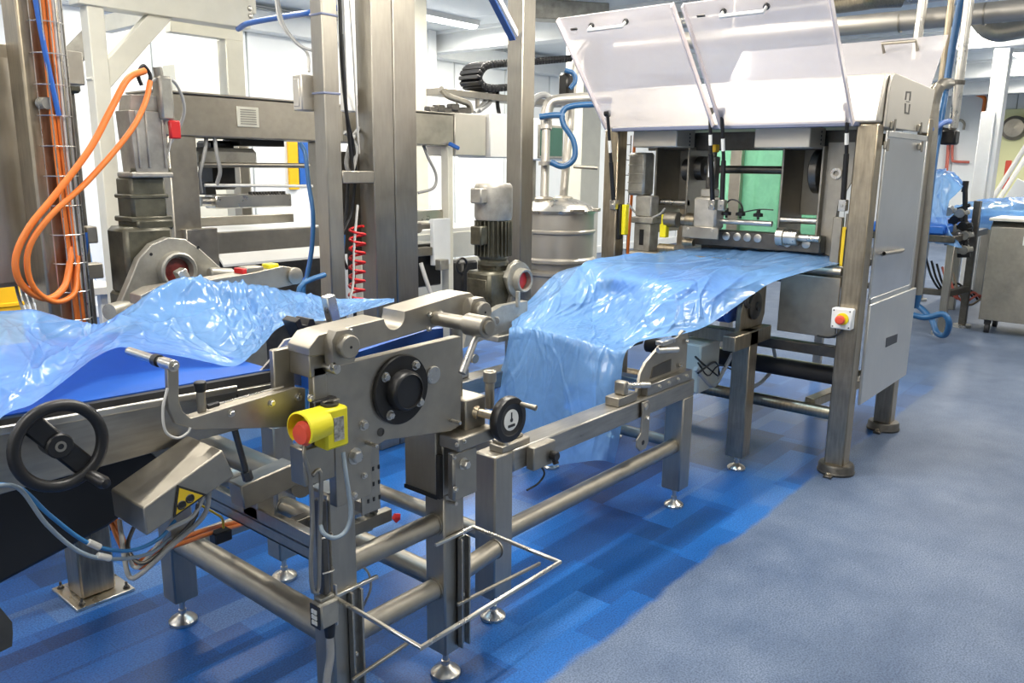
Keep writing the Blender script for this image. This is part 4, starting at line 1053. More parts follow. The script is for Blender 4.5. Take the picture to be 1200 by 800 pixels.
mk('adjuster', 'sign_yellow', [box(4.50, 4.53, 1.455, 1.475, 1.12, 1.35, 0.003)], cb)
mk('adjuster', 'black', [box(4.49, 4.53, 1.425, 1.455, 1.12, 1.34, 0.004)], cb)
mk('small_roller', 'steel_warm', [cyl((4.55, 2.50, 1.15), (4.55, 2.62, 1.15), 0.03, n=16), cyl((4.55, 2.38, 1.2), (4.55, 2.45, 1.2), 0.022, n=12)], cb)
# left post: sensor and wire basket behind it
mk('light_barrier', 'yellow', [box(4.42, 4.46, 2.80, 2.83, 1.23, 1.42, 0.003)], cb)
mk('light_barrier', 'black', [box(4.40, 4.44, 2.83, 2.86, 1.20, 1.42, 0.003)], cb)
mk('wire_ladder', 'steel_dark', [cyl((4.75, y, 1.05), (4.75, y, 1.86), 0.004, n=6) for y in (2.99, 3.03, 3.07)] + [cyl((4.75, 2.99, 1.1 + 0.1 * i), (4.75, 3.07, 1.1 + 0.1 * i), 0.003, n=6) for i in range(8)], cb)
mk('ladder_cable', 'orange', [tube([(4.74, 2.955, 1.86), (4.74, 2.96, 1.5), (4.75, 2.98, 1.05)], 0.010, 8)], cb)
mk('grey_lead', 'grey_cable', [tube([(4.6, 2.9, 1.42), (4.58, 2.82, 1.36), (4.58, 2.74, 1.33), (4.6, 2.66, 1.36), (4.6, 2.62, 1.40)], 0.007, 8)], cb)
# green strip curtain behind the machine
gc = thing('strip_curtain', 'translucent green strip curtain seen through the cabinet opening', 'curtain', (6.6, 2.6, 0.4))
for i in range(6):
    mk('strip', 'green_sheet', [box(6.60 + 0.008 * (i % 2), 6.604 + 0.008 * (i % 2), 2.3 + 0.2 * i, 2.515 + 0.2 * i, 1.0, 1.90, 0.001)], gc)
mk('curtain_rail', 'steel_dull', [box(6.58, 6.63, 2.25, 3.55, 1.90, 1.95, 0.003)], gc)
mk('curtain_post', 'steel_plate', [box(6.53, 6.59, 3.02, 3.12, 0, 1.93, 0.003)], gc)
mk('curtain_post', 'steel_plate', [box(6.53, 6.59, 2.22, 2.28, 0, 1.93, 0.003)], gc)

# ------------------------------------------------------------------ films
sheet('plastic_film', 'crumpled blue plastic film lying over the infeed belt, nearest the big orange cables', 'film', [
    [(0.425,1.8,1.041), (0.528,1.81,1.133), (0.595,1.815,1.15), (0.684,1.86,1.182), (0.77,1.93,1.2), (0.861,2.0,1.201), (0.919,2.0,1.18), (1.024,2.0,1.149), (1.116,1.93,1.12), (1.197,1.95,1.134), (1.409,2.1,1.168), (1.644,2.2,1.139), (2.158,2.45,1.11)],
    [(0.473,1.95,1.101), (0.576,1.95,1.164), (0.657,1.98,1.172), (0.747,2.02,1.179), (0.839,2.07,1.192), (0.937,2.12,1.198), (1.004,2.12,1.171), (1.112,2.12,1.139), (1.192,2.08,1.114), (1.288,2.1,1.128), (1.477,2.2,1.162), (1.738,2.3,1.128), (2.202,2.5,1.106)],
    [(0.536,2.15,1.165), (0.645,2.15,1.197), (0.729,2.18,1.184), (0.816,2.2,1.171), (0.914,2.25,1.175), (1.022,2.28,1.191), (1.107,2.28,1.161), (1.212,2.28,1.135), (1.302,2.28,1.115), (1.414,2.3,1.126), (1.579,2.35,1.152), (1.829,2.42,1.12), (2.238,2.54,1.101)],
    [(0.616,2.42,1.215), (0.734,2.42,1.216), (0.826,2.45,1.191), (0.913,2.45,1.151), (1.009,2.48,1.147), (1.123,2.5,1.171), (1.234,2.5,1.181), (1.336,2.5,1.176), (1.434,2.5,1.164), (1.542,2.5,1.162), (1.682,2.5,1.158), (1.921,2.54,1.114), (2.263,2.58,1.093)],
    [(0.668,2.6,1.234), (0.793,2.6,1.223), (0.883,2.6,1.216), (0.974,2.6,1.173), (1.052,2.6,1.14), (1.172,2.6,1.196), (1.301,2.59,1.259), (1.392,2.59,1.256), (1.492,2.59,1.234), (1.602,2.59,1.216), (1.752,2.6,1.18), (1.967,2.6,1.126), (2.271,2.6,1.09)],
    [(0.698,2.72,1.205), (0.829,2.72,1.198), (0.923,2.72,1.191), (1.018,2.72,1.145), (1.099,2.72,1.108), (1.222,2.7,1.169), (1.366,2.7,1.245), (1.451,2.7,1.245), (1.556,2.7,1.222), (1.671,2.7,1.201), (1.806,2.68,1.166), (2.012,2.66,1.11), (2.301,2.64,1.078)],
], 380, 190, 0.005, 3, (7, 4), 0.8, 0.008, folds=340, fdir=1.35, fspread=0.38, famp=0.009, flen=0.35, fw=0.007, ridges=((0.10, 0.15, 0.38, 0.85, 0.022, 0.03), (0.2, 0.95, 0.33, 0.5, 0.02, 0.025), (0.42, 0.3, 0.66, 0.9, 0.012, 0.02)), fwin=(0.5, 0.9, 0.35, 0.85))
sheet('plastic_film', 'blue plastic film draped over the stand and running into the cabinet opening', 'film', [
    # rows run from the near side to the far side; first row is the hem at the bottom of the hanging front
    [(2.989,1.9,0.323), (2.923,1.95,0.338), (2.933,2.2,0.25), (2.912,2.45,0.178), (2.887,2.6,0.161)],
    [(3.035,1.9,0.485), (2.948,1.95,0.495), (2.937,2.2,0.484), (2.926,2.45,0.486), (2.917,2.6,0.493)],
    [(3.02,1.9,0.691), (2.966,1.97,0.689), (2.95,2.2,0.67), (2.955,2.45,0.689), (2.955,2.55,0.694)],
    [(3.027,1.9,0.793), (3.002,1.98,0.784), (2.965,2.2,0.816), (2.985,2.45,0.83), (2.957,2.52,0.824)],
    [(3.036,1.89,0.845), (3.027,1.98,0.832), (2.976,2.2,0.868), (2.997,2.45,0.87), (2.975,2.53,0.867)],
    [(3.07,1.89,0.855), (3.055,1.98,0.839), (3.002,2.2,0.876), (3.016,2.45,0.88), (3.03,2.56,0.868)],
    [(3.148,1.88,0.876), (3.179,2.0,0.84), (3.14,2.22,0.873), (3.1,2.48,0.895), (3.077,2.6,0.882)],
    [(3.368,1.8,0.882), (3.307,1.95,0.899), (3.447,2.32,0.881), (3.238,2.48,0.938), (3.219,2.68,0.907)],
    [(3.566,1.77,0.898), (3.458,1.95,0.996), (3.599,2.34,0.983), (3.432,2.5,0.998), (3.412,2.75,0.94)],
    [(3.797,1.75,0.956), (3.62,1.95,1.067), (3.634,2.25,1.085), (3.632,2.55,1.07), (3.65,2.8,1.025)],
    [(4.004,1.72,1.024), (3.835,1.92,1.084), (3.877,2.25,1.104), (3.787,2.55,1.114), (3.815,2.82,1.053)],
    [(4.059,1.66,1.078), (4.089,1.88,1.109), (4.182,2.25,1.116), (4.091,2.55,1.114), (4.12,2.8,1.075)],
    [(4.195,1.55,1.125), (4.333,1.78,1.134), (4.453,2.2,1.139), (4.37,2.5,1.132), (4.38,2.75,1.096)],
    [(4.482,1.47,1.152), (4.564,1.68,1.171), (4.651,2.05,1.172), (4.616,2.4,1.159), (4.609,2.7,1.11)],
    [(4.745,1.55,1.158), (4.807,1.72,1.165), (4.903,2.05,1.17), (4.932,2.4,1.165), (4.933,2.66,1.118)],
], 190, 380, 0.005, 11, (4, 7), 0.5, 0.008, folds=330, fdir=1.45, fspread=0.35, famp=0.0095, flen=0.42, fw=0.0055, ridges=((0.80, 0.33, 0.84, 0.78, 0.035, 0.03), (0.20, 0.30, 0.24, 0.72, 0.03, 0.03), (0.17, 0.0, 0.20, 0.30, 0.022, 0.02), (0.93, 0.0, 0.92, 0.3, 0.02, 0.02), (0.1, 0.5, 0.15, 0.8, 0.02, 0.02)), fwin=(0.0, 1.0, 0.2, 0.5))

# ------------------------------------------------------------------ gear motors on the far side of the line
g1 = thing('gear_motor', 'oily grey gear motor with upright housing and torque arm, below the orange cable loops', 'gear motor', (1.40, 3.02, 0.95))
a1 = 1.41
mk('gear_case', 'gear_grey', [box(a1 - 0.095, a1 + 0.09, 2.93, 3.08, 1.17, 1.42, 0.016), box(a1 - 0.04, a1 + 0.10, 2.94, 3.10, 1.405, 1.445, 0.008), box(a1 - 0.10, a1 + 0.02, 2.94, 3.09, 1.08, 1.18, 0.01)], g1)
mk('motor_neck', 'gear_grey', [box(a1 - 0.045, a1 + 0.09, 2.96, 3.08, 1.44, 1.60, 0.012), box(a1 - 0.05, a1 + 0.095, 2.955, 3.085, 1.52, 1.535, 0.004), box(a1 - 0.055, a1 + 0.10, 2.95, 3.09, 1.435, 1.455, 0.004)], g1)
mk('motor_body', 'motor_grey', [box(a1 - 0.045, a1 + 0.11, 2.935, 3.06, 1.595, 1.615, 0.004), prism([(a1 - 0.025, 1.61), (a1 + 0.095, 1.61), (a1 + 0.10, 1.83), (a1 - 0.035, 1.83)], 'y', 2.945, 3.05), prism([(a1 - 0.025, 1.83), (a1 + 0.09, 1.83), (a1 + 0.08, 1.885), (a1 - 0.015, 1.885)], 'y', 2.955, 3.045)], g1, bev=0.006)
mk('cast_rib', 'motor_grey', [box(a1 + dx - 0.004, a1 + dx + 0.004, 2.938, 2.95, 1.63, 1.83, 0.002) for dx in (-0.01, 0.025, 0.085)], g1)
mk('terminal_housing', 'gear_light', [box(a1 + 0.075, a1 + 0.125, 2.92, 2.985, 1.80, 1.955, 0.008), cyl((a1 + 0.09, 2.95, 1.95), (a1 + 0.085, 2.95, 1.985), 0.016, n=12)], g1)
mk('red_plug', 'red', [box(a1 + 0.095, a1 + 0.135, 2.905, 2.925, 1.735, 1.80, 0.004)], g1)
mk('neck_bolt', 'gear_grey', [bolt((a1 + dx, 2.955, 1.615), (0, 0, 1), 0.010, 0.012) for dx in (-0.03, 0.10)], g1)
ta = mk('torque_arm', 'gear_light', [prism([(1.232,2.88,1.113)[::2], (1.297,2.88,1.234)[::2], (1.337,2.88,1.313)[::2], (1.388,2.88,1.361)[::2], (1.451,2.88,1.382)[::2], (1.516,2.88,1.372)[::2], (1.574,2.88,1.33)[::2], (1.708,2.88,1.199)[::2], (1.761,2.88,1.135)[::2], (1.539,2.88,1.104)[::2], (1.342,2.88,1.12)[::2], (1.278,2.88,1.094)[::2]], 'y', 2.88, 2.92)], g1, bev=0.004)
hc = (1.47,2.88,1.258)
mk('hollow_shaft', 'gear_light', [lathe(hc, (0, -1, 0), [(0.072, 0), (0.070, 0.03), (0.064, 0.035), (0.055, 0.03), (0.05, 0.0), (0.0, -0.004)], 32, caps=False)], ta)
mk('shaft_bore', 'dark_red', [lathe((hc[0], 2.878, hc[2]), (0, -1, 0), [(0.047, 0), (0.047, 0.004), (0.02, 0.008)], 24)], ta)
mk('arm_hole', 'black', [lathe((q[0], 2.8795, q[2]), (0, -1, 0), [(0.006, 0), (0.006, 0.0006)], 12) for q in ((1.382,2.88,1.325), (1.564,2.88,1.337))], ta)
mks('arm_pin', 'gear_light', [cyl((1.579,2.84,1.242), (1.675,2.84,1.23), 0.022, n=16, c=0.004), cyl((1.208,2.86,1.137), (1.292,2.9,1.14), 0.03, n=16), box(a1 - 0.12, a1 - 0.03, 2.80, 2.87, 1.06, 1.12, 0.004)], g1)

g2 = thing('gear_motor', 'upright ribbed grey gear motor with red-centred hollow shaft, in front of the round tank', 'gear motor', (3.2, 2.9, 0.80))
mx_, mz_ = (3.324,2.95,1.212)[0], 1.14
mk('gear_case', 'gear_grey', [box(mx_ - 0.12, mx_ + 0.10, 2.87, 3.05, 0.86, 1.09, 0.016), box(mx_ - 0.05, mx_ + 0.08, 2.89, 3.03, 1.08, 1.13, 0.01), box(mx_ - 0.125, mx_ - 0.11, 2.89, 3.03, 0.90, 1.05, 0.004)], g2)
fins = [lathe((mx_, 2.95, 1.12), (0, 0, 1), [(0.085, 0), (0.085, 0.02), (0.075, 0.03), (0.09, 0.05), (0.09, 0.06)], 28), cyl((mx_, 2.95, 1.16), (mx_, 2.95, 1.37), 0.082, n=28)]
mk('motor_body', 'gear_grey', fins, g2)
mk('cooling_fin', 'gear_grey', [obox((mx_ + 0.088 * math.cos(t), 2.95 + 0.088 * math.sin(t), 1.265), (math.cos(t), math.sin(t), 0), (-math.sin(t), math.cos(t), 0), (0, 0, 1), 0.016, 0.0035, 0.095, 0.001) for t in [2 * math.pi * i / 26 for i in range(26)]], g2)
mk('fan_cowl', 'motor_grey', [lathe((mx_, 2.95, 1.365), (0, 0, 1), [(0.098, 0), (0.104, 0.02), (0.104, 0.17), (0.10, 0.185), (0.09, 0.195), (0.0, 0.198)], 30, caps=False)], g2)
mk('junction_box', 'motor_grey', [box(mx_ - 0.145, mx_ - 0.09, 2.91, 2.99, 1.455, 1.535, 0.006)], g2)
mk('junction_box', 'gear_grey', [box(mx_ - 0.145, mx_ - 0.085, 2.91, 2.99, 1.235, 1.335, 0.006)], g2)
fc = (3.411,2.83,1.036)
dk = mk('shaft_plate', 'gear_light', [prism([(fc[0] - 0.10, fc[2] + 0.02), (fc[0] - 0.06, fc[2] + 0.085), (fc[0], fc[2] + 0.11), (fc[0] + 0.07, fc[2] + 0.08), (fc[0] + 0.11, fc[2] - 0.02), (fc[0] + 0.13, fc[2] - 0.26), (fc[0] - 0.11, fc[2] - 0.24), (fc[0] - 0.05, fc[2] - 0.08)], 'y', 2.84, 2.87)], g2, bev=0.004)
mk('hollow_shaft', 'gear_light', [lathe((fc[0], 2.84, fc[2]), (0, -1, 0), [(0.10, 0), (0.10, 0.01), (0.068, 0.014), (0.066, 0.05), (0.06, 0.055), (0.05, 0.05), (0.05, 0.01), (0, 0.008)], 34, caps=False)], dk)
mk('shaft_bore', 'red', [lathe((fc[0], 2.83, fc[2]), (0, -1, 0), [(0.048, 0), (0.048, 0.01), (0.018, 0.018)], 24)], dk)
mk('mounting_wedge', 'gear_light', [prism([(fc[0] - 0.28, fc[2] - 0.26), (fc[0] - 0.24, fc[2] - 0.12), (fc[0] - 0.10, fc[2] - 0.14), (fc[0] - 0.05, fc[2] - 0.26)], 'y', 2.74, 2.80), box(fc[0] - 0.3, fc[0] + 0.15, 2.72, 2.90, fc[2] - 0.29, fc[2] - 0.26, 0.003), box(fc[0] - 0.2, fc[0] - 0.12, 2.66, 2.72, 0.62, fc[2] - 0.25, 0.003), box(fc[0] + 0.02, fc[0] + 0.1, 2.75, 2.85, 0.0, fc[2] - 0.27, 0.003)], g2)

# rear end of the head: small parts seen above the film
mk('stop_peg', 'steel_bright', [bar((1.433,2.74,1.228), (1.411,2.74,1.279), 0.04, 0.035, 0.003)], head)
mk('latch_block', 'red', [box((1.594,2.66,1.273)[0], (1.611,2.66,1.271)[0], 2.63, 2.69, 1.247, 1.275, 0.002)], head)
mk('latch_block', 'steel_dull', [box((1.611,2.66,1.271)[0], (1.682,2.66,1.265)[0], 2.63, 2.69, 1.250, 1.278, 0.003)], head)
mk('latch_block', 'yellow', [box((1.704,2.66,1.27)[0], (1.748,2.66,1.266)[0], 2.63, 2.68, 1.262, 1.282, 0.003)], head)

# ------------------------------------------------------------------ square post on a floor plate with a wire cable tray
po = thing('support_post', 'square steel post bolted to the floor, with a wire cable tray up its side', 'post', (1.155, 3.12, 0))
mk('post_tube', 'steel_warm', [box(1.085, 1.215, 3.05, 3.18, 0.012, 3.5, 0.008)], po)
bp_ = mk('base_plate', 'steel_bright', [box(1.045, 1.262, 2.995, 3.235, 0.0, 0.012, 0.002)], po)
for bx, by in ((1.07, 3.21), (1.072, 3.02), (1.24, 3.02)):
    mk('anchor_bolt', 'steel_dark', [bolt((bx, by, 0.012), (0, 0, 1), 0.010, 0.010), cyl((bx, by, 0.02), (bx, by, 0.038), 0.005, n=10)], bp_)
tr = mk('wire_tray', 'steel_bright', [cyl((1.112 + 0.026 * i, 3.02 - (0.03 if i in (1, 2, 3) else 0), 0.75), (1.112 + 0.026 * i, 3.02 - (0.03 if i in (1, 2, 3) else 0), 3.4), 0.0022, n=6) for i in range(5)], po)
mk('tray_rung', 'steel_bright', [tube([(1.112, 3.045, z), (1.112, 3.02, z), (1.138, 2.99, z), (1.190, 2.99, z), (1.216, 3.02, z), (1.216, 3.045, z)], 0.0022, 6, smooth=False) for z in [0.8 + 0.1 * i for i in range(26)]], po, kind='stuff')
mk('hand_knob', 'gear_light', [cyl((1.126,3.04,1.84), (1.133,3.0,1.839), 0.02, n=14)], po)
mk('hanger_bracket', 'steel_dull', [box((1.24,3.1,1.43)[0], (1.279,3.1,1.428)[0], 3.06, 3.12, 1.36, 1.42, 0.004)], po)
cable('thick orange cable running down inside the wire tray', 'orange', [(1.155, 3.01, 3.4), (1.155, 3.01, 2.4), (1.148, 3.01, 1.9), (1.15, 3.01, 1.5), (1.165, 3.01, 0.9)], 0.010)
cable('second orange cable in the wire tray, beside the thick one', 'orange', [(1.172, 3.005, 3.4), (1.170, 3.005, 2.2), (1.165, 3.005, 1.7), (1.175, 3.01, 1.3), (1.185, 3.01, 0.85)], 0.008)
cable('dark blue cable crossing the top of the wire tray', 'blue_cable', [(1.122, 3.01, 3.4), (1.124, 3.01, 2.4), (1.130, 3.0, 2.15), (1.142, 2.995, 1.98), (1.16, 2.99, 1.8)], 0.009)
for i in range(4):
    cable(['pale grey cable in the middle of the wire tray', 'dark grey cable next to the orange ones in the tray', 'grey cable at the tray edge farthest from the post corner', 'thin grey cable at the back of the wire tray'][i], ('light_cable', 'grey_cable', 'grey_cable', 'steel_dark')[i],
          [(1.183 + 0.009 * i, 3.01 + 0.012 * (i % 2), 3.4), (1.183 + 0.009 * i, 3.008 + 0.012 * (i % 2), 2.2), (1.18 + 0.009 * i, 3.008 + 0.012 * (i % 2), 1.6), (1.18 + 0.010 * i, 3.01 + 0.012 * (i % 2), 0.85)], 0.0055)
cable('big looping orange cable from the oily gear motor, outer loop', 'orange', [(1.44,2.93,1.966), (1.372,2.92,1.933), (1.295,2.9,1.825), (1.203,2.88,1.69), (1.077,2.87,1.543), (0.985,2.87,1.437), (0.94,2.88,1.338), (0.96,2.9,1.251), (1.034,2.92,1.198), (1.1,2.95,1.223), (1.134,2.98,1.276), (1.163,3.005,1.355)], 0.0115, seg=70)
cable('inner looping orange cable hanging from the oily gear motor', 'orange', [(1.455,2.93,1.932), (1.421,2.91,1.856), (1.343,2.88,1.751), (1.185,2.86,1.592), (1.056,2.85,1.484), (0.984,2.86,1.391), (0.972,2.88,1.308), (0.997,2.9,1.233), (1.06,2.92,1.184), (1.131,2.95,1.199), (1.159,2.98,1.253), (1.179,3.005,1.324)], 0.0095, seg=70)
cable('grey cable arching over from the gear motor plug', 'grey_cable', [(1.471,2.95,1.932), (1.511,2.95,1.953), (1.561,2.95,1.933), (1.593,2.96,1.854), (1.577,2.98,1.777), (1.536,3.0,1.707), (1.498,3.0,1.657)], 0.006)
cable('thin grey lead dropping beside the gear motor housing', 'light_cable', [(1.495,2.95,1.907), (1.518,2.97,1.835), (1.542,2.98,1.744), (1.505,2.98,1.62), (1.478,2.99,1.479)], 0.004)
cable('short black cable curled over the gear motor top', 'black', [(1.428,2.94,1.916), (1.419,2.94,1.95), (1.44,2.94,1.984), (1.462,2.94,1.954), (1.453,2.94,1.918)], 0.007)

# low cables by the motor cover and the floor
cable('light blue air hose sagging below the handwheel', 'air_blue', [(0.473,1.72,1.037), (0.523,1.72,1.01), (0.571,1.72,0.935), (0.639,1.72,0.849), (0.717,1.72,0.803), (0.786,1.72,0.805), (0.839,1.74,0.827)], 0.0045)
cable('grey-blue air hose sagging lowest below the handwheel', 'blue_grey', [(0.467,1.7,1.038), (0.513,1.7,1.02), (0.555,1.7,0.928), (0.613,1.7,0.845), (0.68,1.7,0.804), (0.764,1.72,0.779), (0.825,1.74,0.788)], 0.0045)
mk('hose_coupling', 'light_cable', [cyl((0.636,1.72,0.854), (0.659,1.72,0.833), 0.0075, n=12, c=0.001)], label='pale hose coupling on the upper blue hose', cat='coupling')
mk('hose_coupling', 'light_cable', [cyl((0.644,1.7,0.826), (0.67,1.7,0.81), 0.0075, n=12, c=0.001)], label='pale hose coupling on the lower grey-blue hose', cat='coupling')
cable('grey cable looping below the warning sign, lowest bend', 'grey_cable', [(0.909,1.7,0.891), (0.888,1.7,0.833), (0.814,1.72,0.777), (0.749,1.74,0.727), (0.732,1.76,0.718), (0.733,1.78,0.756), (0.779,1.9,0.798)], 0.006)
cable('pale grey cable looping below the warning sign', 'light_cable', [(0.901,1.71,0.88), (0.866,1.71,0.837), (0.812,1.73,0.814), (0.787,1.75,0.767), (0.753,1.77,0.73), (0.746,1.8,0.759)], 0.005)
cable('dark grey cable hanging from the motor cover edge', 'steel_dark', [(0.883,1.71,0.864), (0.867,1.71,0.826), (0.798,1.73,0.769), (0.755,1.75,0.747), (0.751,1.8,0.774), (0.814,1.9,0.775)], 0.005)
cable('orange cable lying across to the rear leg, upper of the pair', 'orange', [(0.916,2.3,0.642), (0.896,2.2,0.601), (0.89,2.1,0.572), (0.958,2.1,0.598), (1.057,2.15,0.572), (1.233,2.3,0.495), (1.451,2.45,0.404)], 0.007)
cable('orange cable lying across to the rear leg, lower of the pair', 'orange', [(0.922,2.28,0.646), (0.905,2.18,0.591), (0.89,2.08,0.567), (0.959,2.08,0.591), (1.06,2.13,0.566), (1.227,2.28,0.489), (1.451,2.45,0.391)], 0.007)
mk('cable_clip', 'black', [box(*(lambda p: (p[0] - 0.03, p[0] + 0.03, p[1] - 0.02, p[1] + 0.02, p[2] - 0.022, p[2] + 0.015))((1.23,2.25,0.488)), 0.004)], label='small black plug on the orange cable pair', cat='plug')
cable('short yellow wire curling above the orange cables', 'sign_yellow', [(1.084,2.1,0.685), (1.156,2.15,0.619), (1.21,2.2,0.566), (1.224,2.22,0.523)], 0.004)
cable('grey conduit hanging down beside the near leg in a U loop', 'steel_dull', [(1.141,1.62,1.0), (1.106,1.6,0.958), (1.119,1.6,0.899), (1.124,1.6,0.795), (1.112,1.6,0.659), (1.115,1.6,0.579), (1.131,1.6,0.58), (1.14,1.6,0.696), (1.154,1.6,0.877), (1.144,1.6,0.9), (1.128,1.6,0.891)], 0.006, seg=60)
cable('pale blue-grey hose looping across the near leg', 'blue_grey', [(1.225,1.6,0.926), (1.218,1.58,0.863), (1.22,1.57,0.771), (1.202,1.57,0.725), (1.166,1.57,0.719), (1.142,1.58,0.736), (1.145,1.6,0.753)], 0.006)
cable('thin steel hook wire below the side arm', 'light_cable', [(0.803,1.65,1.174), (0.789,1.65,1.129), (0.791,1.65,1.08), (0.816,1.65,1.058), (0.841,1.65,1.064), (0.847,1.65,1.074)], 0.003)
cable('grey cable leaving the plug connector towards the floor', 'grey_cable', [(1.19, 1.64, 0.40), (1.185, 1.635, 0.34), (1.165, 1.63, 0.27), (1.15, 1.62, 0.15), (1.13, 1.6, 0.02)], 0.011)
cable('thin lead behind the near leg at the guard rod', 'grey_cable', [(1.427,1.8,0.466), (1.443,1.78,0.433), (1.448,1.78,0.38), (1.435,1.8,0.32)], 0.004)

# ------------------------------------------------------------------ stainless columns of the overhead frame
fr = thing('frame_column', 'wide double steel column joined to a thinner one by a short crossbar', 'column', (2.95, 3.55, 0))
mk('tube_column', 'steel', [box(2.957, 3.107, 3.50, 3.63, 0, 3.5, 0.006)], fr)
mk('tube_column', 'steel', [box(3.111, 3.281, 3.50, 3.63, 0, 3.5, 0.006)], fr)
mk('tube_column', 'steel', [box(2.644, 2.741, 3.50, 3.60, 0, 3.5, 0.006)], fr)
mk('crossbar', 'steel', [box(2.741, 2.957, 3.50, 3.58, (2.759,3.5,1.551)[2], (2.762,3.5,1.617)[2], 0.004)], fr)
mk('cable_duct', 'white', [box((2.849,3.6,2.235)[0], (2.923,3.6,2.244)[0], 3.58, 3.64, 1.93, 3.5, 0.004)], fr)
mk('side_bracket', 'cream_steel', [box((2.591,3.62,2.064)[0], (2.686,3.62,2.072)[0], 3.62, 3.70, 1.92, 2.10, 0.006), box((2.588,3.66,2.066)[0], (2.63,3.66,2.07)[0], 3.64, 3.69, 1.94, 2.08, 0.004), box((2.906,3.66,2.048)[0], (2.958,3.66,2.052)[0], 3.64, 3.69, 1.93, 2.06, 0.004)], fr)
mk('cable_tie', 'strip_blue', [box(2.640, 2.745, 3.496, 3.604, z, z + 0.012, 0.003) for z in (2.38, 2.0)], fr)
mk('back_duct', 'steel_dark', [box((2.833,3.7,1.382)[0], (3.051,3.7,1.374)[0], 3.70, 3.76, 1.15, 1.72, 0.004)], fr)
for i, pts in enumerate(([(2.806,3.56,2.479), (2.808,3.56,2.143), (2.835,3.56,1.84), (2.876,3.58,1.594)], [(2.802,3.55,2.311), (2.819,3.55,1.927), (2.882,3.58,1.753), (2.967,3.67,1.592)], [(2.902,3.6,1.547), (2.872,3.6,1.385), (2.796,3.6,1.248), (2.803,3.6,1.13)], [(2.871,3.62,1.547), (2.845,3.62,1.338), (2.819,3.62,1.151), (2.846,3.62,1.077)])):
    cable(['black cable running down the thin column from the top', 'black cable crossing behind the column crossbar', 'black cable below the crossbar, curling to the coil hose', 'black cable below the crossbar, nearer the thin column'][i], 'black', pts, 0.010)
for i, pts in enumerate(([(2.859,3.62,1.82), (2.904,3.62,1.79), (2.921,3.6,1.731), (2.887,3.6,1.617), (2.86,3.62,1.57)], [(2.96,3.62,1.847), (2.888,3.6,1.776), (2.848,3.6,1.662), (2.869,3.6,1.589)])):
    cable(['grey fitting hose bent above the crossbar', 'second grey hose crossing above the crossbar'][i], 'grey_cable', pts, 0.012)
cable('thin cream lead hanging between the two columns', 'light_cable', [(2.824,3.5,2.475), (2.853,3.52,2.23), (2.915,3.58,1.844), (2.938,3.6,1.709)], 0.006)
cable('blue hose dropping beside the red coil', 'teal_hose', [(2.776,3.55,1.276), (2.763,3.55,1.114), (2.767,3.55,0.925)], 0.008)
coil = []
for i in range(8 * 12 + 1):
    t = i / 12
    ang = 2 * math.pi * t
    c_ = Vector((2.847,3.52,1.32)) + (Vector((2.826,3.52,0.912)) - Vector((2.847,3.52,1.32))) * (t / 8)
    coil.append(c_ + Vector((0.042 * math.cos(ang), 0.042 * math.sin(ang), 0)))
mk('coil_hose', 'red', tube(coil, 0.008, 6, smooth=False), label='red spiral air hose hanging between the steel columns', cat='hose', sharp=80)
cable('pale hose threaded through the red spiral', 'light_cable', [(2.835,3.5,1.437), (2.803,3.5,1.208), (2.79,3.5,1.022), (2.762,3.5,0.921)], 0.007)
for i, d in enumerate((0, 4, 9)):
    cable(['blue hose bundle left of the thin column, first hose', 'blue hose bundle left of the thin column, middle hose', 'blue hose bundle left of the thin column, last hose'][i], 'blue_cable' if i else 'teal_hose', shift([(2.839,4.0,1.765), (2.835,3.95,1.707), (2.814,3.9,1.542), (2.799,3.85,1.377), (2.783,3.85,1.184), (2.74,3.85,1.017), (2.711,3.85,0.922), (2.70, 3.85, 0.3), (2.70, 3.85, 0.012)], (0.006 * d, 0.009 * d, 0.0)), 0.011)
cable('blue hose running sideways behind the film edge', 'teal_hose', [(2.30, 3.35, 0.015), (2.31, 3.36, 0.6), (2.364,3.4,1.01), (2.418,3.4,1.07), (2.562,3.45,1.086)], 0.014)

c2 = thing('frame_column', 'square steel column in front of the round tank, with a blue diagonal brace', 'column', (4.16, 3.47, 0))
mk('tube_column', 'steel', [box(4.098, 4.225, 3.40, 3.53, 0, 3.5, 0.006)], c2)
mk('diagonal_brace', 'blue_paint', [bar((3.827,3.45,2.668), (4.06,3.45,2.42), 0.05, 0.012, 0.002)], c2)
mk('brace_flange', 'white', [bar((3.888,3.47,2.68), (4.117,3.47,2.444), 0.06, 0.03, 0.002)], c2)

# ------------------------------------------------------------------ white hoist frame at the left
wf = thing('hoist_frame', 'white painted steel frame with diagonal brace, behind the oily gear motor', 'frame', (2.6, 5.05, 0))
mk('frame_leg', 'cream', [box(2.150, 2.245, 5.0, 5.10, 0, 3.2, 0.005)], wf)
mk('frame_leg', 'cream', [box((3.366,5.6,2.327)[0], (3.513,5.6,2.341)[0], 5.6, 5.72, 0, (3.456,5.6,2.533)[2], 0.005)], wf)
mk('brace', 'cream', [bar((2.178,5.05,2.081), (2.654,5.05,2.586), 0.08, 0.11, 0.004)], wf)
mk('brace', 'gear_light', [bar((2.177,5.5,2.21), (2.36,5.4,2.432), 0.08, 0.11, 0.004)], wf)
mk('top_beam', 'cream', [box(2.10, (3.19,5.0,2.595)[0], 4.985, 5.118, (2.928,5.0,2.518)[2], (2.928,5.0,2.518)[2] + 0.18, 0.005)], wf)
mk('top_beam', 'cream', [box(2.155, 2.235, 5.13, 7.2, 2.70, 2.83, 0.005), box(3.2, 3.28, 5.13, 7.2, 2.70, 2.83, 0.005)], wf)
mk('end_plate', 'cream', [box((3.164,5.0,2.591)[0], (3.241,5.0,2.602)[0], 4.99, 5.14, 2.62, 2.92, 0.003)], wf)
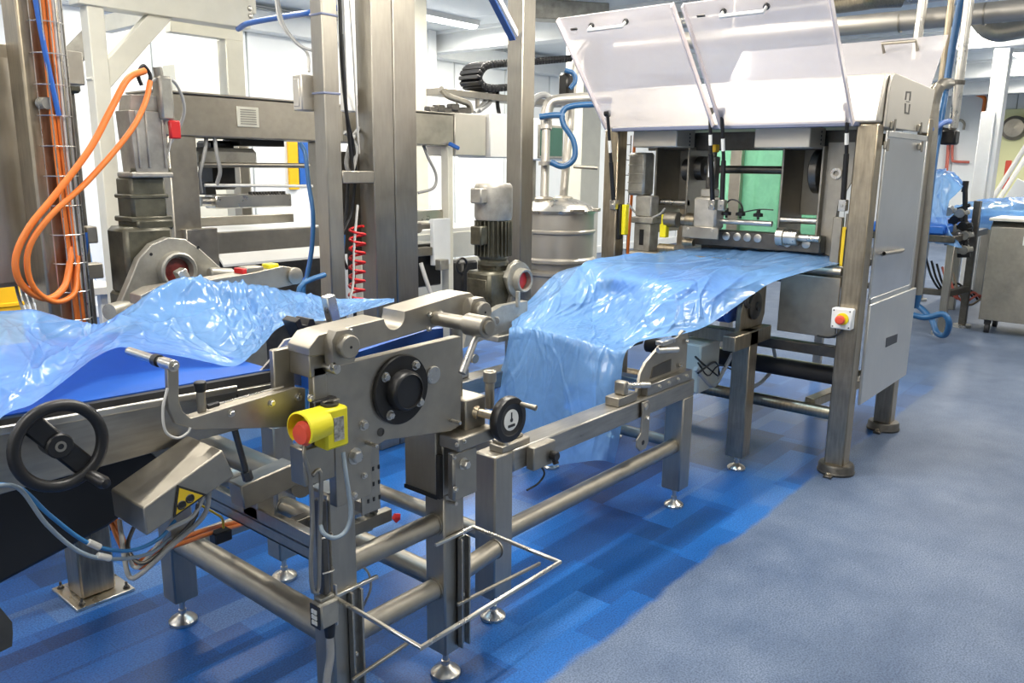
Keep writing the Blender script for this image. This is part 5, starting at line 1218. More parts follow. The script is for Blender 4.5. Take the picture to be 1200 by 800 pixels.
mk('end_bolt', 'steel_bright', [bolt((3.187,4.99,2.646), (0, -1, 0), 0.018, 0.012), bolt((3.19,4.99,2.599), (0, -1, 0), 0.018, 0.012)], wf)
mk('cross_rail', 'cream', [box((2.955,5.6,2.535)[0], (3.513,5.6,2.551)[0], 5.6, 5.68, (3.272,5.6,2.529)[2], (3.278,5.6,2.61)[2], 0.004)], wf)
mk('wall_cabinet', 'cream', [box((4.611,8.7,2.688)[0], (5.25,8.7,2.704)[0], 8.7, 8.98, 0, (4.957,8.7,2.695)[2], 0.01)], label='cream wall cabinet behind the steel portal beam, far back', cat='cabinet')
cable('blue rope strung from the hoist frame to the column', 'blue_cable', [(3.103,5.0,2.509), (3.06,4.8,2.521), (3.028,4.4,2.512), (2.969,4.0,2.49), (3.214,4.0,2.557), (3.291,4.0,2.583)], 0.018)
cable('grey cable swooping down to the column bracket', 'light_cable', [(2.585,3.8,2.493), (2.604,3.8,2.372), (2.652,3.75,2.277), (2.693,3.7,2.218), (2.67,3.66,2.12)], 0.008)
cable('darker grey cable swooping to the thin column', 'grey_cable', [(2.582,3.78,2.49), (2.61,3.78,2.358), (2.642,3.7,2.254), (2.67,3.61,2.217)], 0.008)

# ------------------------------------------------------------------ portal machines of the parallel line
def portal(x0, x1, name_label, vent, grp=None):
    y0, z0, z1 = 4.60, 1.80, 2.04
    t = thing('portal_machine', name_label, 'machine', ((x0 + x1) / 2, 5.0, 0))
    mk('beam', 'steel_plate', [box(x0, x1, y0, y0 + 0.34, z0, z1, 0.008), box(x0, x1, y0 - 0.01, y0 + 0.35, z1, z1 + 0.012, 0.003)], t)
    v = mk('vent_grille', 'cream', [box(vent - 0.075, vent + 0.075, y0 - 0.008, y0, z0 + 0.07, z0 + 0.19, 0.003)], t)
    mk('vent_slat', 'gear_light', [box(vent - 0.055, vent + 0.055, y0 - 0.011, y0 - 0.007, z0 + 0.085 + 0.014 * i, z0 + 0.091 + 0.014 * i, 0) for i in range(7)], v)
    return t
pa = portal(2.30, 3.62, 'long steel portal machine with a square vent on its beam, at the left', (2.885,4.6,1.941)[0])
mk('portal_leg', 'steel_plate', [box(2.36, 2.535, 4.60, 4.85, 0.0, 1.80, 0.006)], pa)
mk('portal_leg', 'steel_plate', [box(3.50, 3.60, 4.75, 4.85, 0.0, 1.80, 0.006)], pa)
mk('portal_leg', 'steel', [box(3.36, 3.44, 5.5, 5.6, 0, 1.80, 0.004), box(2.75, 2.85, 5.5, 5.6, 0, 1.85, 0.004)], pa)
mk('drive_drum', 'gear_light', [box((2.622,4.75,1.694)[0], (3.025,4.75,1.701)[0], 4.72, 5.0, (2.778,4.75,1.629)[2], (2.786,4.75,1.744)[2], 0.03)], pa)
mk('drive_motor', 'black_metal', [box((2.776,4.9,1.547)[0], (2.939,4.9,1.547)[0], 4.85, 5.05, (2.855,4.9,1.481)[2], (2.877,4.9,1.79)[2], 0.015), box((2.716,4.9,1.537)[0], (2.787,4.9,1.536)[0], 4.85, 4.95, 1.45, 1.53, 0.005), box((2.91,4.8,1.816)[0], (3.246,4.8,1.828)[0], 4.75, 4.95, 1.76, 1.80, 0.004)], pa)
mk('guide_rod', 'steel_dull', [cyl((2.601,4.7,1.638), (3.397,4.7,1.639), 0.016, n=12)], pa)
mk('guide_rod', 'white', [cyl((2.603,4.66,1.517), (3.389,4.66,1.503), 0.010, n=12)], pa)
kx0, kx1 = (2.671,4.68,1.438)[0], (3.222,4.68,1.426)[0]
kbz = (2.9,4.68,1.411)[2]
mk('cutter_bar', 'steel_bright', [box(kx0, kx1, 4.66, 4.80, kbz - 0.04, kbz + 0.045, 0.008), cyl((2.601,4.72,1.417), (2.721,4.72,1.414), 0.03, n=14)], pa)
mk('cutter_teeth', 'steel_dark', [box(kx0 + 0.25 + 0.022 * i, kx0 + 0.262 + 0.022 * i, 4.66, 4.70, kbz + 0.04, kbz + 0.062, 0.002) for i in range(12)], pa)
tz = (2.965,4.7,1.266)[2]
mk('table_top', 'white_cool', [box(2.46, 3.45, 4.62, 5.05, tz - 0.05, tz - 0.03, 0.003)], pa)
mk('table_front', 'steel_plate', [box(2.56, 3.44, 4.56, 4.60, tz - 0.16, tz - 0.03, 0.004), box(2.40, 2.60, 4.54, 4.60, tz - 0.25, tz - 0.0, 0.004)], pa)
mk('table_lip', 'white', [prism([(4.56, tz - 0.16), (4.50, tz - 0.22), (4.50, tz - 0.235), (4.56, tz - 0.18)], 'x', 2.60, 3.42)], pa)
mk('table_base', 'steel_dark', [box(2.60, 3.44, 4.62, 5.3, 0.35, tz - 0.2, 0.004)], pa)
mk('back_rail', 'steel_plate', [box(2.75, 3.5, 5.05, 5.11, tz - 0.03, tz + 0.03, 0.003)], pa)
for i, pts in enumerate(([(2.637,4.66,1.815), (2.607,4.64,1.714), (2.564,4.64,1.578), (2.578,4.66,1.471)], [(2.676,4.64,1.816), (2.673,4.62,1.705), (2.688,4.62,1.604), (2.683,4.66,1.521)])):
    cable(['grey hose curving behind the portal leg', 'second grey hose in front of the portal drive drum'][i], 'grey_cable', pts, 0.012)
mk('notice_board', 'crate_yellow', [box((6.177,8.96,1.617)[0], (6.318,8.96,1.618)[0], 8.96, 8.995, (6.225,8.96,1.328)[2], (6.258,8.96,1.936)[2], 0.003)], label='tall narrow orange-yellow board seen under the portal beam', cat='board')
mk('notice_board', 'blue_cable', [box((6.331,8.96,1.618)[0], (6.476,8.96,1.619)[0], 8.96, 8.995, (6.372,8.96,1.391)[2], (6.401,8.96,1.94)[2], 0.003)], label='tall narrow blue board beside the yellow one', cat='board')

pb = portal(3.75, (4.709,4.6,1.939)[0], 'shorter steel portal machine with square vent, right of the wide column', (4.212,4.6,1.925)[0])
mk('control_housing', 'cream_steel', [box((4.719,4.6,1.94)[0], (5.09,4.6,1.955)[0], 4.60, 4.95, (4.987,4.6,1.727)[2], (4.986,4.6,2.058)[2], 0.008)], pb)
mk('housing_cover', 'white', [box((5.1,4.6,1.955)[0], (5.337,4.6,1.965)[0], 4.57, 4.95, (5.198,4.6,1.717)[2], (5.194,4.6,2.076)[2], 0.01)], pb)
mk('portal_leg', 'cream', [box((4.641,4.62,1.61)[0], (4.698,4.62,1.61)[0], 4.60, 4.68, 0.0, 1.80, 0.004)], pb)
mk('portal_leg', 'cream', [box(3.75, 3.82, 4.60, 4.68, 0.0, 1.80, 0.004)], pb)
mk('cutter_bar', 'steel_bright', [box(3.8, (4.688,4.7,1.257)[0], 4.66, 4.78, (4.497,4.7,1.224)[2], (4.498,4.7,1.304)[2], 0.006)], pb)
mk('cutter_teeth', 'steel_dark', [box(3.9 + 0.025 * i, 3.915 + 0.025 * i, 4.66, 4.7, (4.498,4.7,1.304)[2], (4.499,4.7,1.324)[2], 0.001) for i in range(18)], pb)
mk('carriage', 'black_metal', [box(3.85, (4.51,4.6,1.047)[0], 4.55, 4.9, (4.347,4.6,0.723)[2], (4.353,4.6,1.057)[2], 0.01), box(3.8, (4.353,4.5,0.766)[0], 4.5, 4.8, 0.3, 0.6, 0.02)], pb)
mk('carriage_plate', 'steel_plate', [box(3.8, (4.347,4.5,0.992)[0], 4.48, 4.56, (4.257,4.5,0.973)[2], (4.258,4.5,1.038)[2], 0.004), box(3.8, (4.446,4.6,1.165)[0], 4.55, 4.9, (4.355,4.6,1.169)[2], (4.356,4.6,1.209)[2], 0.004)], pb)
for i in range(4):
    mk('roller_ring', 'steel_dull', [cyl((4.0 + 0.07 * i, 4.48, 1.19), (4.0 + 0.07 * i, 4.54, 1.19), 0.04, n=16, c=0.006)], pb)
mk('side_panel', 'white_cool', [box((4.357,4.5,1.031)[0], (4.543,4.5,1.018)[0], 4.48, 4.52, (4.438,4.5,0.892)[2], (4.442,4.5,1.249)[2], 0.004)], pb)
mk('outlet_box', 'gear_light', [box((4.371,4.46,0.914)[0], (4.464,4.46,0.907)[0], 4.42, 4.48, (4.398,4.46,0.859)[2], (4.399,4.46,0.939)[2], 0.004)], pb)
mk('red_beacon', 'red', [prism([(4.30, 1.40), (4.42, 1.37), (4.42, 1.49), (4.30, 1.46)], 'y', 4.9, 5.0)], pb)
mk('clamp_lever', 'blue_cable', [bar((4.631,4.58,1.819), (4.714,4.55,1.782), 0.03, 0.03, 0.006)], pb)
cable('grey hose looping down under the shorter portal beam', 'grey_cable', [(4.47,4.7,1.803), (4.485,4.66,1.706), (4.547,4.64,1.577), (4.518,4.64,1.478), (4.39,4.68,1.44)], 0.012)
cable('pale hose slanting below the shorter portal carriage', 'light_cable', [(4.191,4.45,0.93), (4.222,4.42,0.787), (4.272,4.4,0.639), (4.308,4.4,0.542)], 0.016)
mk('valve_unit', 'black_metal', [box((5.531,5.4,0.658)[0], (5.759,5.4,0.637)[0], 5.3, 5.5, 0.3, (5.614,5.4,0.758)[2], 0.02), torus((5.501,5.28,0.728), (0, 1, 0), 0.07, 0.012, 20, 6)], pb)
wc_ = thing('white_conveyor', 'low white-sided conveyor beyond the shorter portal machine', 'conveyor', (5.5, 6.2, 0))
mk('belt_bed', 'white', [box(4.6, 7.2, 5.9, 6.42, 0.95, 1.02, 0.01)], wc_)
mk('side_panel', 'cream', [box(4.6, 7.2, 5.86, 5.90, 0.72, 0.98, 0.006), box(4.6, 7.2, 5.86, 5.90, 0.25, 0.70, 0.006)], wc_)
mks('conveyor_leg', 'steel', [box(x - 0.04, x + 0.04, y - 0.04, y + 0.04, 0, 0.3, 0.004) for x in (4.7, 7.1) for y in (5.98, 6.34)], wc_)
mk('end_guard', 'white', [box(4.55, 4.62, 5.8, 6.45, 0.15, 1.1, 0.008)], wc_)

# cable chain and rail above the portal
ec = thing('cable_chain', 'black cable carrier chain curling back on a rail above the portal', 'cable chain', (6.0, 5.6, 2.2))
path = [(7.636,5.6,2.834), (7.144,5.6,2.758), (6.581,5.6,2.677), (6.192,5.6,2.623), (6.032,5.6,2.576), (5.959,5.6,2.475), (6.02,5.6,2.408), (6.144,5.6,2.394), (6.373,5.6,2.419)]
cp_ = catmull(path, 46)
links = []
for i in range(46):
    p_, q_ = Vector(cp_[i]), Vector(cp_[i + 1])
    d_ = (q_ - p_)
    L_ = d_.length
    d_.normalize()
    n_ = d_.cross(Vector((0, 1, 0))).normalized()
    links.append(obox((p_ + q_) / 2, d_, (0, 1, 0), n_, L_ * 0.47, 0.13, 0.035, 0.006))
    links.append(obox((p_ + q_) / 2 + Vector((0, 0, 0)), d_, (0, 1, 0), n_, L_ * 0.2, 0.137, 0.02, 0.003))
mk('chain_links', 'black', links, ec, kind='stuff')
mk('chain_rail', 'steel_dull', [box((5.463,5.6,2.282)[0], (7.307,5.6,2.41)[0], 5.5, 5.7, (6.069,5.6,2.284)[2], (6.069,5.6,2.348)[2], 0.004)], ec)
mk('rail_support', 'steel_dull', [cyl(((6.724,5.6,2.37)[0], 5.6, 0), ((6.724,5.6,2.37)[0], 5.6, (6.069,5.6,2.284)[2]), 0.04, n=12)], ec)
mks('rail_post', 'steel_dull', [cyl((6.003,5.55,2.333), (6.016,5.55,2.15), 0.022, n=12), cyl((5.718,5.55,2.297), (5.729,5.55,2.142), 0.012, n=10)], ec)
for i, pts in enumerate(([(6.321,5.6,2.391), (6.19,5.55,2.265), (5.986,5.5,2.171)], [(6.36,5.6,2.394), (6.305,5.55,2.256), (6.275,5.5,2.154)], [(6.27,5.6,2.387), (6.089,5.55,2.243), (5.913,5.5,2.151)])):
    cable(['grey hose hanging from the chain end, outermost', 'black hose hanging from the chain end', 'grey hose hanging from the chain end, middle'][i], 'black' if i == 1 else 'grey_cable', pts, 0.02)
cable('bent steel pipe over the portal beam', 'steel_dull', [(5.156,5.2,2.299), (5.24,5.2,2.248), (5.412,5.2,2.216), (5.511,5.2,2.193), (5.545,5.2,2.121)], 0.028, 'bent_pipe', 'pipe')
mk('valve_row', 'steel_dark', [box(*(lambda p: (p[0] - 0.05, p[0] + 0.05, p[1] - 0.04, p[1] + 0.04, p[2] - 0.03, p[2] + 0.03))(p), 0.01) for p in ((5.041,5.2,2.115), (5.134,5.2,2.134), (5.217,5.2,2.117), (5.313,5.2,2.152), (5.389,5.2,2.12), (5.467,5.2,2.131))] + [cyl((4.99,5.2,2.098), (5.5,5.2,2.126), 0.02, n=10)], label='row of small dark valves on top of the portal beam', cat='valves')

# operator panel
hm = thing('operator_panel', 'white operator panel with a dark green screen, behind the tank pipes', 'control panel', (5.4, 4.6, 1.4))
hx0, hx1 = (5.755,4.6,1.873)[0], (6.133,4.6,1.884)[0]
hz0, hz1 = (5.959,4.6,1.705)[2], (5.947,4.6,2.064)[2]
mk('panel_body', 'white_cool', [box(hx0 - 0.08, hx1 + 0.03, 4.60, 4.78, hz0, hz1, 0.012)], hm)
mk('screen_bezel', 'gear_light', [box(hx0 + 0.015, hx1, 4.588, 4.60, hz0 + 0.02, hz1 - 0.05, 0.004)], hm)
mk('screen', 'screen', [box(hx0 + 0.035, hx1 - 0.02, 4.584, 4.589, hz0 + 0.04, hz1 - 0.07, 0.001)], hm)
mk('panel_arm', 'steel_dull', [cyl((hx0 + 0.1, 4.72, 0), (hx0 + 0.1, 4.72, hz0), 0.03, n=14)], hm)

# ------------------------------------------------------------------ tank with its pipes
tc_ = (4.995,3.77,0.974)
tx, ty = tc_[0], tc_[1]
R_ = 0.275
tk = thing('tank', 'round stainless tank with rolled bands and a lid, beside the square column', 'tank', (tx, ty, 0))
z_t = 1.40
mk('tank_wall', 'tank_steel', [lathe((tx, ty, 0), (0, 0, 1), [(R_ * 0.9, 0.12), (R_, 0.13), (R_, 0.84), (R_ + 0.016, 0.85), (R_ + 0.016, 0.87), (R_ - 0.03, 0.885), (R_ - 0.03, 0.93), (R_ + 0.018, 0.945), (R_ + 0.018, 0.965), (R_, 0.98), (R_, 1.155), (R_ + 0.014, 1.165), (R_ + 0.014, 1.18), (R_, 1.19), (R_, 1.31)], 44)], tk)
mk('tank_lid', 'steel_bright', [lathe((tx, ty, 1.31), (0, 0, 1), [(R_ + 0.012, 0), (R_ + 0.014, 0.02), (R_ * 0.9, 0.06), (R_ * 0.5, 0.10), (0, 0.11)], 44, caps=False)], tk)
mk('lid_clamp', 'steel_dull', [obox(Vector((tx, ty, 1.335)) + Vector((math.cos(t), math.sin(t), 0)) * (R_ + 0.015), (math.cos(t), math.sin(t), 0), (-math.sin(t), math.cos(t), 0), (0, 0, 1), 0.03, 0.05, 0.012, 0.003) for t in (-2.0, -1.15)], tk)
mks('tank_leg', 'steel_dull', [cyl((tx + 0.2 * math.cos(t), ty + 0.2 * math.sin(t), 0), (tx + 0.2 * math.cos(t), ty + 0.2 * math.sin(t), 0.14), 0.02, n=10) for t in (0.5, 2.6, 4.7)], tk)
for i, (p0, p1) in enumerate((((4.885,3.821,1.443), (4.971,3.884,1.935)), ((5.138,3.832,1.425), (5.25,3.874,1.947)))):
    mk('inlet_flange', 'steel_dull', [lathe((p0[0], p0[1], 1.385), (0, 0, 1), [(0.075, 0), (0.075, 0.03), (0.06, 0.04), (0.035, 0.045)], 22)], tk)
    mk('inlet_pipe', 'tank_steel', [cyl((p0[0], p0[1], 1.40), p1, 0.032, n=16), cyl((p0[0], p0[1], 1.66), (p0[0], p0[1], 1.69), 0.05, n=16)], tk)
mk('transfer_pipe', 'tank_steel', tube([(4.969,3.882,1.923), (4.995,3.898,2.061), (5.026,3.883,2.125), (5.087,3.817,2.145), (5.235,3.647,2.16), (5.341,3.524,2.168)], 0.045, 14), label='steel transfer pipe bending over the round tank', cat='pipe', sharp=60)
mk('riser_pipe', 'tank_steel', tube([(5.248,3.872,1.933), (5.295,3.898,2.175), (5.343,3.907,2.37), (5.384,3.9,2.494), (5.453,3.854,2.599)], 0.035, 12), label='slanting steel riser pipe above the tank lid', cat='pipe', sharp=60)
mk('valve', 'black_metal', [box(*(lambda p: (p[0] - 0.05, p[0] + 0.05, p[1] - 0.05, p[1] + 0.05, p[2] - 0.09, p[2] + 0.09))((5.205,3.876,2.262)), 0.02)], label='dark valve head on the slanting riser pipe', cat='valve')
cable('blue hose in an S bend over the tank pipes', 'teal_hose', [(5.163,3.556,2.108), (5.046,3.69,2.094), (4.991,3.742,2.056), (4.976,3.728,1.963), (5.006,3.652,1.84), (4.991,3.629,1.716), (4.927,3.682,1.653), (4.871,3.759,1.683)], 0.022)
cable('short blue hose joining the tank transfer pipe', 'teal_hose', [(4.869,3.871,2.011), (4.937,3.796,2.024), (4.994,3.728,2.025)], 0.022)
cable('small blue hose arc by the dark valve', 'teal_hose', [(5.131,3.84,2.365), (5.168,3.787,2.341), (5.168,3.769,2.284), (5.134,3.79,2.227)], 0.018)
cable('thin steel rail from the tank pipes to the cabinet', 'steel_dull', [(4.977,3.624,1.654), (5.029,3.56,1.648), (5.09,3.487,1.643)], 0.013, 'rail', 'rail')
cable('dark grey hose arch left of the tank pipes', 'grey_cable', [(4.92,3.995,2.085), (4.945,3.984,2.142), (4.98,3.954,2.174), (5.013,3.915,2.175), (5.031,3.879,2.131)], 0.025)

# white building columns
for (a, b, y, lab) in ((473, 500, 6.5, 'white building column left of the cable chain'), (681, 706, 6.5, 'white building column just behind the raised left door')):
    pass
ca, cb2 = (6.0,6.5,2.631), (6.257,6.5,2.655)
mk('building_column', 'cream', [box(ca[0], cb2[0], 6.5, 6.72, 0, 3.5, 0.006)], label='cream building column left of the cable chain', cat='column')
ca, cb2 = (9.107,6.5,2.706), (9.546,6.5,2.741)
mk('building_column', 'cream', [box(ca[0], cb2[0], 6.5, 6.8, 0, 3.5, 0.006)], label='cream building column just behind the raised left door', cat='column')
mk('wall_post', 'white_cool', [box((8.312,8.6,2.983)[0], (8.463,8.6,2.997)[0], 8.6, 8.8, 0, 3.5, 0.006)], label='slim pale post against the back wall', cat='post')

# ------------------------------------------------------------------ left background: vessel, crate, covered machine
vs_ = thing('vessel', 'grey steel vessel with slotted flanges, cut off by the left picture edge', 'vessel', (0.85, 3.5, 0.6))
vx = (1.049,3.5,1.674)[0]
mk('vessel_wall', 'steel', [lathe((vx, 3.5, 1.22), (0, 0, 1), [(0.25, 0), (0.25, 0.78)], 36)], vs_)
mks('flange_bracket', 'steel_plate', [box(vx - 0.3, vx + 0.33, 3.28, 3.34, 1.20, 1.26, 0.004), box(vx - 0.3, vx + 0.33, 3.28, 3.36, 1.93, 2.05, 0.004)], vs_)
mk('bracket_slot', 'black', [box(vx + 0.12, vx + 0.19, 3.276, 3.28, 1.98, 2.0, 0), box(vx + 0.16, vx + 0.23, 3.276, 3.28, 1.22, 1.24, 0)], vs_)
mks('vessel_leg', 'steel_dark', [cyl((vx + s * 0.18, 3.5, 0), (vx + s * 0.18, 3.5, 1.22), 0.025, n=10) for s in (-1, 1)], vs_)
cr = thing('crate', 'yellow plastic crate behind the support post, at the left edge', 'crate', (0.95, 4.4, 0))
cx1 = (1.445,4.4,1.11)[0]
mk('crate_body', 'crate_yellow', [box(cx1 - 0.5, cx1, 4.4, 4.8, 0.55, 1.22, 0.012)], cr)
mk('crate_rib', 'crate_yellow', [box(cx1 - 0.5, cx1 + 0.008, 4.392, 4.41, z, z + 0.02, 0.003) for z in (0.75, 0.95)], cr)
mk('crate_dolly', 'steel_dark', [box(cx1 - 0.5, cx1, 4.42, 4.8, 0.0, 0.55, 0.01)], cr)
for i in range(5):
    cable(['pale cable drooping under the vessel flange, leftmost strand', 'grey cable drooping under the vessel flange', 'thin grey strand under the vessel flange', 'light strand under the vessel, near the post', 'grey strand under the vessel, touching the post'][i], 'light_cable' if i % 2 else 'grey_cable', shift([(1.108,3.4,1.375), (1.102,3.4,1.266), (1.087,3.35,1.176), (1.085,3.3,1.098)], (0.018 * i, 0, 0)), 0.006)
for i in range(2):
    cable(['yellow cable beside the vessel strands, outer', 'yellow cable beside the vessel strands, inner'][i], 'sign_yellow', shift([(1.081,3.42,1.375), (1.084,3.42,1.324), (1.091,3.4,1.267), (1.09,3.4,1.203)], (0.02 * i, 0, 0)), 0.006)
pm = thing('drive_post', 'dark steel post with a capped head, just behind the wire tray', 'post', (1.5, 3.6, 0))
mk('post_tube', 'steel_dark', [box((1.431,3.6,1.681)[0], (1.468,3.6,1.682)[0], 3.6, 3.68, 0, (1.476,3.6,1.934)[2], 0.005)], pm)
mk('post_cap', 'gear_grey', [box((1.433,3.58,1.95)[0], (1.483,3.58,1.954)[0], 3.57, 3.70, (1.46,3.58,1.922)[2], (1.465,3.58,1.969)[2], 0.01)], pm)
cable('dark blue cable hanging below the post bracket', 'blue_cable', [(1.232,3.05,1.402), (1.229,3.05,1.347), (1.226,3.08,1.283), (1.225,3.1,1.219)], 0.007)
bt = thing('side_table', 'low white bench with blue film on it, between the post and hoist frame', 'bench', (2.2, 6.2, 0))
mk('bench_top', 'white', [box(1.75, 2.6, 5.9, 6.7, 0.72, 0.78, 0.006)], bt)
mks('bench_leg', 'white', [box(x - 0.03, x + 0.03, y - 0.03, y + 0.03, 0, 0.72, 0.003) for x in (1.85, 2.5) for y in (6.0, 6.6)], bt)
mk('machine_box', 'gear_light', [box(1.95, 2.5, 6.3, 6.7, 0.78, 1.75, 0.01)], bt)
sheet('plastic_film', 'dark blue plastic film heaped on the low white bench at left', 'film', [
    [(1.80, 5.95, 0.80), (2.0, 5.9, 0.95), (2.2, 5.9, 1.0), (2.45, 5.95, 0.80)],
    [(1.80, 6.1, 1.25), (2.0, 6.05, 1.35), (2.2, 6.08, 1.38), (2.45, 6.1, 1.2)],
    [(1.82, 6.28, 1.45), (2.0, 6.25, 1.5), (2.2, 6.25, 1.5), (2.45, 6.28, 1.3)]], 60, 50, 0.03, 21, (6, 5), 0.5, 0.02)

# ------------------------------------------------------------------ overhead pipes on the right
op = thing('overhead_pipe', 'large bright steel pipe crossing above the cabinet, nearest of the overhead pipes', 'pipe', (7.0, 0.8, 2.69))
mk('pipe_run', 'tank_steel', [cyl((7.0, -2.5, 2.755), (7.0, 4.6, 2.80), 0.074, n=28)], op)
mks('pipe_clamp', 'steel_dull', [cyl((7.0, y, 2.775), (7.0, y + 0.012, 2.775), 0.079, n=28) for y in (2.0, 1.42, 0.9)], op)
mks('pipe_hanger', 'steel_dull', [cyl((7.0, y, 2.80), (7.0, y, 3.5), 0.008, n=8) for y in (-1.0, 1.15, 3.4)], op)
o2 = thing('overhead_pipe', 'second steel pipe with an elbow joint, higher than the nearest', 'pipe', (8.2, 1.8, 3.1))
mk('pipe_run', 'steel_bright', [cyl((8.2, -2.5, 3.17), (8.2, 5.0, 3.21), 0.085, n=26)], o2)
mk('elbow_joint', 'steel_warm', [tube([(8.17, 2.95, 3.19), (8.05, 2.65, 3.17), (8.03, 2.55, 3.17), (8.15, 2.35, 3.18)], 0.095, 16)], o2, sharp=60)
mks('pipe_hanger', 'steel_dull', [cyl((8.2, y, 3.2), (8.2, y, 3.5), 0.008, n=8) for y in (0.2, 2.0, 4.0)], o2)
mk('overhead_pipe', 'steel_dull', [tube([(9.4,1.977,3.136), (9.4,1.874,3.016), (9.4,1.766,2.974), (9.4,1.666,2.981), (9.4,1.466,3.008)], 0.09, 14)], label='pair of pale pipe elbows under the ceiling at top right', cat='pipe', sharp=60)
o4 = thing('duct', 'thick dark round duct below the ceiling beyond the square column', 'duct', (7.5, 5.5, 3.1))
mk('duct_run', 'steel_plate', [cyl((7.456,6.08,3.539), (8.349,5.794,3.475), 0.10, n=24)], o4)
mk('duct_box', 'gear_light', [obox((7.658,5.774,3.338), (0.8, -0.6, 0), (0.6, 0.8, 0), (0, 0, 1), 0.5, 0.12, 0.10, 0.01)], o4)

# services behind the cabinet
sv = thing('service_pipe', 'tall steel pipe behind the cabinet ending in a dark valve block', 'pipe', (6.4, 1.6, 1.9))
mk('pipe_run', 'steel_bright', [cyl((6.4,1.412,2.83), (6.4,1.414,1.943), 0.032, n=18)], sv)
mk('pipe_cone', 'steel_dull', [cyl((6.4,1.415,1.955), (6.4,1.425,1.897), 0.03, 0.015, n=14)], sv)
mk('cross_arm', 'steel_dull', [tube([(6.4,1.428,2.25), (6.35,1.501,2.239), (6.3,1.536,2.226), (6.3,1.558,2.182), (6.3,1.565,2.0)], 0.018, 10)], sv)
mk('clamp_ring', 'steel_dark', [cyl((6.4,1.418,2.261), (6.4,1.42,2.233), 0.045, n=18)], sv)
mk('valve_block', 'black_metal', [box(*(lambda p: (p[0] - 0.06, p[0] + 0.06, p[1] - 0.05, p[1] + 0.05, p[2] - 0.05, p[2] + 0.05))((6.4,1.428,1.88)), 0.012), cyl((6.4,1.483,1.933), (6.4,1.433,1.92), 0.02, n=10)], sv)
mk('thin_line', 'pink', [cyl((6.4,1.423,1.839), (6.4,1.418,1.653), 0.006, n=8)], sv)
mk('service_pipe', 'steel_plate', [tube([(5.75,1.367,0.853), (5.75,1.372,1.272), (5.75,1.386,1.811), (5.75,1.396,2.082), (5.75,1.367,2.174), (5.9,1.359,2.195)], 0.035, 12)], label='grey upright pipe hugging the back edge of the cabinet', cat='pipe')
mk('service_pipe', 'steel_warm', [cyl((6.7,1.593,2.9), (6.7,1.599,1.959), 0.022, n=14)], label='tan upright pipe behind the blue hose at upper right', cat='pipe')
mk('service_pipe', 'steel_bright', [cyl((6.8,1.807,2.941), (6.8,1.82,2.464), 0.034, n=16)], label='pale upright pipe crossing the big overhead pipe', cat='pipe')
cable('bright blue hose running down behind the cabinet', 'teal_hose', [(6.5,1.482,2.855), (6.5,1.5,2.552), (6.45,1.499,2.264), (6.3,1.482,1.94), (6.1,1.444,1.538), (6.0,1.415,0.908), (6.0,1.428,0.728)], 0.026)
cable('short dark blue hose reaching the top of the side door', 'blue_cable', [(5.6,1.389,1.894), (5.8,1.39,1.918), (6.1,1.413,1.964), (6.3,1.418,1.984)], 0.018)

# ------------------------------------------------------------------ far right: covered conveyor, control cart, post, stairs
fs = thing('far_stand', 'small grey stand with dark clamps and blue film, beyond the cabinet', 'machine stand', (9.5, 2.2, 0))
for p, zt in (((9.094,1.891,0.0), 0.95), ((9.719,1.823,0.0), 1.35), ((11.361,2.662,0.0), 0.95)):
    lg = mk('leg', 'steel_dark' if zt > 1 else 'steel', box(p[0] - 0.035, p[0] + 0.035, p[1] - 0.035, p[1] + 0.035, 0.03, zt, 0.005), fs)
    mk('foot_plate', 'steel_bright', [cyl((p[0], p[1], 0), (p[0], p[1], 0.03), 0.09, n=18)], lg)
mk('deck', 'steel_dark', [box(9.0, 10.6, 1.85, 2.75, 0.95, 1.02, 0.006)], fs)
mk('deck_belt', 'blue_cable', [box(9.0, 10.6, 1.95, 2.7, 1.02, 1.12, 0.02)], fs)
mk('low_rail', 'steel_dark', [box(9.1, 9.16, 1.9, 2.9, 0.40, 0.46, 0.004), bar((9.1, 1.9, 0.42), (9.72, 1.82, 0.42), 0.06, 0.06), bar((9.72, 1.82, 0.9), (11.3, 2.65, 0.9), 0.05, 0.05)], fs)
cl_pts = [(9.4,2.02,1.239), (9.4,1.954,1.154), (9.4,1.907,1.226), (9.4,1.868,1.098), (9.4,1.958,1.049), (9.4,1.89,0.938), (9.4,1.842,1.003), (9.4,1.969,0.933), (9.4,1.832,0.854)]
for i, p in enumerate(cl_pts):
    mk('clamp', 'black_metal' if i % 2 else 'gear_light', [bar(Vector(p) + Vector((0, 0.06, -0.02)), Vector(p) + Vector((0, -0.08, 0.02)), 0.05, 0.05, 0.008), cyl(Vector(p) + Vector((-0.05, 0, 0)), Vector(p) + Vector((0.05, 0, 0.02)), 0.045, n=14)], fs)
mk('clamp_spindle', 'black_metal', [cyl((9.4,1.898,1.554), (9.4,1.901,1.443), 0.03, n=10), cyl((9.4,1.898,1.486), (9.4,1.817,0.794), 0.025, n=10), cyl((9.4,1.973,1.25), (9.4,1.831,1.316), 0.02, n=10), cyl((9.4,1.897,1.07), (9.4,1.78,1.076), 0.025, n=10), cyl((9.4,1.889,0.797), (9.4,1.771,0.806), 0.025, n=10)], fs)
